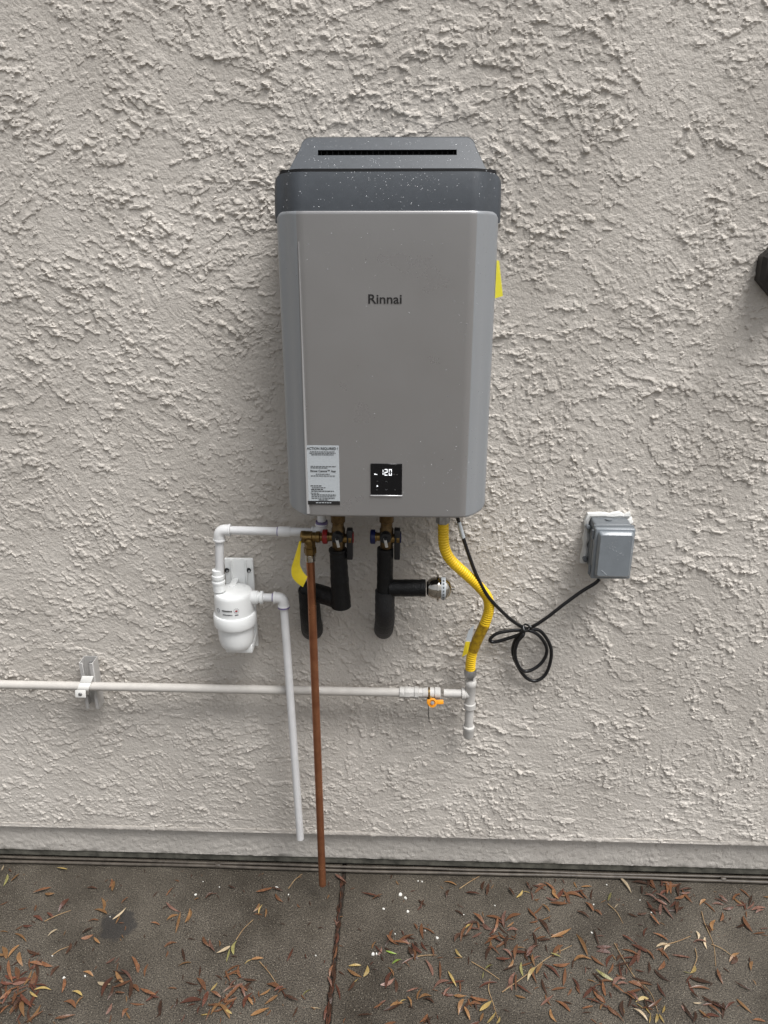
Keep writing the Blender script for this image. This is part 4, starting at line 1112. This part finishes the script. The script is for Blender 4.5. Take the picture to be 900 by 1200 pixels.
for ti, s in enumerate(LV):
    for w in s.split():
        a = re.match(r'(\d+),(\d+),(\d+),(\d+)(\w)', w).groups()
        x1, y1, x2, y2 = [float(v) for v in a[:4]]
        leaves.append((TILE[ti] + x1 * .25556, 1000 + y1 * .25556, TILE[ti] + x2 * .25556, 1000 + y2 * .25556, a[4]))


def leaf_shape(seed):
    """unit-length blade along +X, folded along the midrib and curled"""
    r_ = random.Random(seed)
    wd = r_.uniform(0.065, 0.11); arch = r_.uniform(0.04, 0.26); fold = r_.uniform(-0.2, 0.7); side = r_.uniform(-0.12, 0.12); tw = r_.uniform(-0.9, 0.9)
    n = 9; vs = []; fs = []
    for i in range(n):
        t = i / (n - 1)
        w = wd * (max(0, math.sin(math.pi * min(1, t * 0.97 + 0.015))) ** 0.85) * (1.15 - 0.45 * t) + 0.004
        c = Vector((t - .5, side * math.sin(math.pi * t), arch * (math.sin(math.pi * t) * .6 + r_.uniform(-.06, .06)) + 0.02))
        ta = tw * (t - 0.4)
        for s in (-1, 0, 1):
            o = Vector((0, s * w * math.cos(ta), s * w * math.sin(ta) + abs(s) * w * fold))
            vs.append(c + o)
    zmin = min(v.z for v in vs)
    vs = [v - Vector((0, 0, zmin)) for v in vs]
    for i in range(n - 1):
        for k in range(2): fs.append((i * 3 + k, i * 3 + k + 1, i * 3 + k + 4, i * 3 + k + 3))
    return vs, fs


SH = [leaf_shape(s) for s in range(14)]
LMESH = {}


def leaf_mesh(si, ck, v):
    key = (si, ck, v)
    if key not in LMESH:
        me = bpy.data.meshes.new('leaf')
        me.from_pydata([tuple(p) for p in SH[si][0]], [], SH[si][1]); me.shade_smooth()
        me.materials.append(LM[ck][v]); LMESH[key] = me
    return LMESH[key]


def leaf_where(p, px, L):
    zone = ('at the left edge' if px < 75 else 'left of the damp stain' if px < 125 else 'around the damp stain' if px < 195 else 'below the white filter' if px < 290 else
            'near the copper pipe' if px < 365 else 'along the slab joint' if px < 410 else 'right of the slab joint' if px < 490 else 'below the yellow gas line' if px < 580 else
            'below the coiled cord' if px < 660 else 'below the outlet box' if px < 745 else 'right of the outlet box' if px < 820 else 'at the right edge')
    row = 'by the wall foot' if p.y > -0.13 else 'in mid patio' if p.y > -0.32 else 'in the front row'
    size = 'long' if L > 0.085 else 'medium' if L > 0.06 else 'short'
    return size, zone + ', ' + row


spec = []
for (x1, y1, x2, y2, ck) in leaves:
    a, b = gr(x1, y1), gr(x2, y2)
    spec.append(((a + b) / 2, b - a, ck, x1))
spec.sort(key=lambda s: -s[1].length)
rest = spec[298:]
for i, (c, d, ck, px) in enumerate(spec[:298]):
    L = min(max(d.length * 0.93, 0.026), 0.115)
    me = leaf_mesh(rng.randrange(len(SH)), ck, rng.randrange(3))
    o = link(bpy.data.objects.new('fallen_leaf', me))
    o.location = (c.x, c.y if c.y < -0.02 else -0.02, 0.0012 + rng.uniform(0, 0.006))
    wf = rng.uniform(0.75, 1.15) * min(1.35, max(0.75, 0.062 / L))
    o.scale = (L, L * wf, L * rng.uniform(0.35, 0.95))
    o.rotation_euler = (rng.uniform(-0.4, 0.4), rng.uniform(-0.12, 0.12), math.atan2(d.y, d.x) + (math.pi if rng.random() < .5 else 0))
    sz_w, wh_w = leaf_where(c, px, L)
    tag(o, f'{sz_w} {LEAFCOL[ck][0]} fallen leaf {wh_w}', 'leaf', 'fallen leaves on the patio')
lit = MB(); mats = []; fi = []
names = list(LM)
extra = []
for (c, d, ck, px) in rest: extra.append((c, d.length, math.atan2(d.y, d.x), ck))
CL = [(60, 560, 0, 60, 26), (240, 640, 1, 90, 14), (120, 690, 1, 60, 10), (570, 370, 2, 80, 22), (150, 450, 2, 80, 12), (720, 480, 2, 80, 16), (300, 670, 2, 120, 12), (430, 200, 3, 60, 16), (180, 600, 3, 110, 26), (740, 240, 3, 70, 10), (650, 700, 3, 60, 8), (300, 440, 3, 70, 8), (640, 630, 0, 60, 10), (60, 690, 0, 60, 12), (840, 200, 2, 50, 10)]
for (x, y, ti, s, n) in CL:
    for k in range(int(n * 1.5)):
        p = gr(TILE[ti] + rng.gauss(x, s * 1.5) * .25556, 1000 + max(115, rng.gauss(y, s)) * .25556)
        extra.append((p, rng.uniform(0.015, 0.06), rng.uniform(0, 6.28), rng.choice('rrrrbbbbdddtp')))
for k in range(320):
    p = Vector((rng.uniform(-1.3, 1.25), -0.02 - 0.6 * rng.random(), 0))
    extra.append((p, rng.uniform(0.006, 0.022), rng.uniform(0, 6.28), rng.choice('rbbbtdb')))
for k in range(60):   # bits lodged in the slab joint
    extra.append((Vector((JX + rng.uniform(-.004, .004), rng.uniform(-.6, -.03), 0)), rng.uniform(.02, .045), math.pi / 2 + rng.uniform(-.2, .2), rng.choice('rbbbd')))
for (c, L, an, ck) in extra:
    vs, fs = SH[rng.randrange(len(SH))]
    R_ = Matrix.Translation((c.x, min(c.y, -0.022), 0.0015 + rng.uniform(0, .003))) @ Matrix.Rotation(an, 4, 'Z') @ Matrix.Rotation(rng.uniform(-.2, .2), 4, 'X') @ Matrix.Diagonal((L, L * rng.uniform(.6, 1.2), L * .5, 1))
    lit.add([R_ @ v for v in vs], fs); fi += [names.index(ck)] * len(fs)
lo_me = bpy.data.meshes.new('leaf_litter')
lo_me.from_pydata([tuple(p) for p in lit.v], [], lit.f); lo_me.shade_smooth()
for k in names: lo_me.materials.append(LM[k][1])
lo_me.polygons.foreach_set('material_index', fi)
lo = link(bpy.data.objects.new('leaf_litter', lo_me))
tag(lo, 'small broken leaf bits scattered over the wet concrete', 'leaf litter', kind='stuff')

TW_ = [(1, [(222, 400), (255, 355), (300, 305)], 'thin straight twig above the two green leaves left of the joint'), (1, [(330, 500), (375, 555), (415, 612)], 'thin dark twig running into the leaf heap left of the joint'),
       (1, [(462, 165), (490, 130), (525, 95)], 'short bent twig by the foot of the copper pipe'), (2, [(385, 165), (435, 135), (485, 100)], 'pale twig leaning against the wall foot'),
       (2, [(180, 478), (230, 474), (280, 467)], 'straight pale stalk crossing brown leaves right of the joint'), (2, [(525, 580), (518, 630), (540, 690), (560, 760)], 'curved pale twig standing by the yellow leaves at the front edge'),
       (2, [(580, 640), (690, 565), (790, 480), (900, 425)], 'long straight twig slanting across the right slab'), (2, [(440, 500), (510, 545), (570, 580)], 'dark twig in the middle of the right slab'),
       (3, [(165, 235), (205, 275), (235, 322)], 'pale twig with tiny leaves near the wall'), (3, [(420, 425), (490, 408), (545, 380)], 'pale stalk with three cream leaves'),
       (3, [(195, 415), (235, 490), (290, 570), (360, 640), (395, 735)], 'long curving twig leading to the yellow leaf spray'), (3, [(565, 440), (572, 490), (545, 550)], 'hooked twig ending at the small green leaf'),
       (3, [(640, 420), (690, 445), (745, 480)], 'dark twig between tan leaves at the far right'), (0, [(205, 315), (260, 292), (325, 262)], 'thin pale twig beside the red leaves at the left'),
       (0, [(240, 470), (275, 450), (315, 428)], 'short pale stalk with a white tip at the left'), (3, [(595, 270), (610, 330), (650, 420), (660, 520)], 'upright dark twig right of the cream leaves')]
for (ti, ps, lab) in TW_:
    pp = catmull([gr(TILE[ti] + x * .25556, 1000 + y * .25556, 0) + Vector((0, 0, 0.003 + 0.003 * math.sin(i * 2))) for i, (x, y) in enumerate(ps)], 5)
    o = MB().tube(pp, [0.0014 - 0.0006 * i / len(pp) for i in range(len(pp))], 6).build('twig', M['twig'])
    tag(o, lab, 'twig', 'twigs on the patio')

CH = [(1, 408, 160, 3.0, 'irregular white chip near the copper pipe foot'), (1, 38, 190, 1.9, 'small round white chip on the left slab'), (1, 462, 190, 1.5, None), (1, 587, 470, 1.4, None), (1, 850, 463, 3.4, 'white petal-like chip right of the slab joint'),
      (1, 705, 142, 1.6, None), (1, 895, 255, 1.5, None), (2, 115, 190, 3.4, 'largest white chip on the right slab near the wall'), (2, 137, 206, 2.4, None), (2, 148, 267, 2.4, None), (2, 282, 388, 2.5, 'lone white chip in the middle of the right slab'), (2, 38, 255, 1.8, None), (2, 228, 355, 1.2, None), (2, 548, 240, 1.4, None), (2, 195, 127, 1.4, None), (2, 213, 130, 1.6, None),
      (2, 405, 282, 1.2, None), (2, 90, 370, 1.3, None), (0, 895, 190, 1.6, None), (0, 293, 572, 2.2, 'white chip among dark leaves at the left'), (0, 505, 292, 1.2, None), (0, 240, 470, 1.4, None), (0, 390, 563, 1.6, None), (3, 100, 235, 1.4, None), (3, 92, 365, 1.8, None), (3, 313, 215, 1.2, None), (3, 365, 272, 1.4, None), (3, 160, 145, 1.4, None), (1, 70, 130, 1.0, None), (1, 145, 155, 1.1, None), (2, 5, 462, 2.2, None)]
for (ti, x, y, r_, lab) in CH:
    q = gr(TILE[ti] + x * .25556, 1000 + y * .25556)
    q.y = min(q.y, -0.02)
    rr = r_ * 0.0021
    nn = 7
    rad = [rr * rng.uniform(0.6, 1.1) for _ in range(nn)]
    a0 = rng.uniform(0, 6)
    vs = [(q.x + rad[k] * math.cos(a0 + k * 2 * math.pi / nn), q.y + rad[k] * math.sin(a0 + k * 2 * math.pi / nn), 0.0004) for k in range(nn)]
    vs += [(q.x + .75 * (v[0] - q.x), q.y + .75 * (v[1] - q.y), 0.0004 + rr * rng.uniform(.35, .7)) for v in vs]
    o = MB().add(vs, [tuple(range(nn)), tuple(range(2 * nn - 1, nn - 1, -1))] + [(k, (k + 1) % nn, (k + 1) % nn + nn, k + nn) for k in range(nn)]).build('paint_chip', M['chip'])
    tag(o, lab or 'tiny white chip ' + leaf_where(q, TILE[ti] + x * .25556, 0)[1], 'chip', 'white chips on the patio')
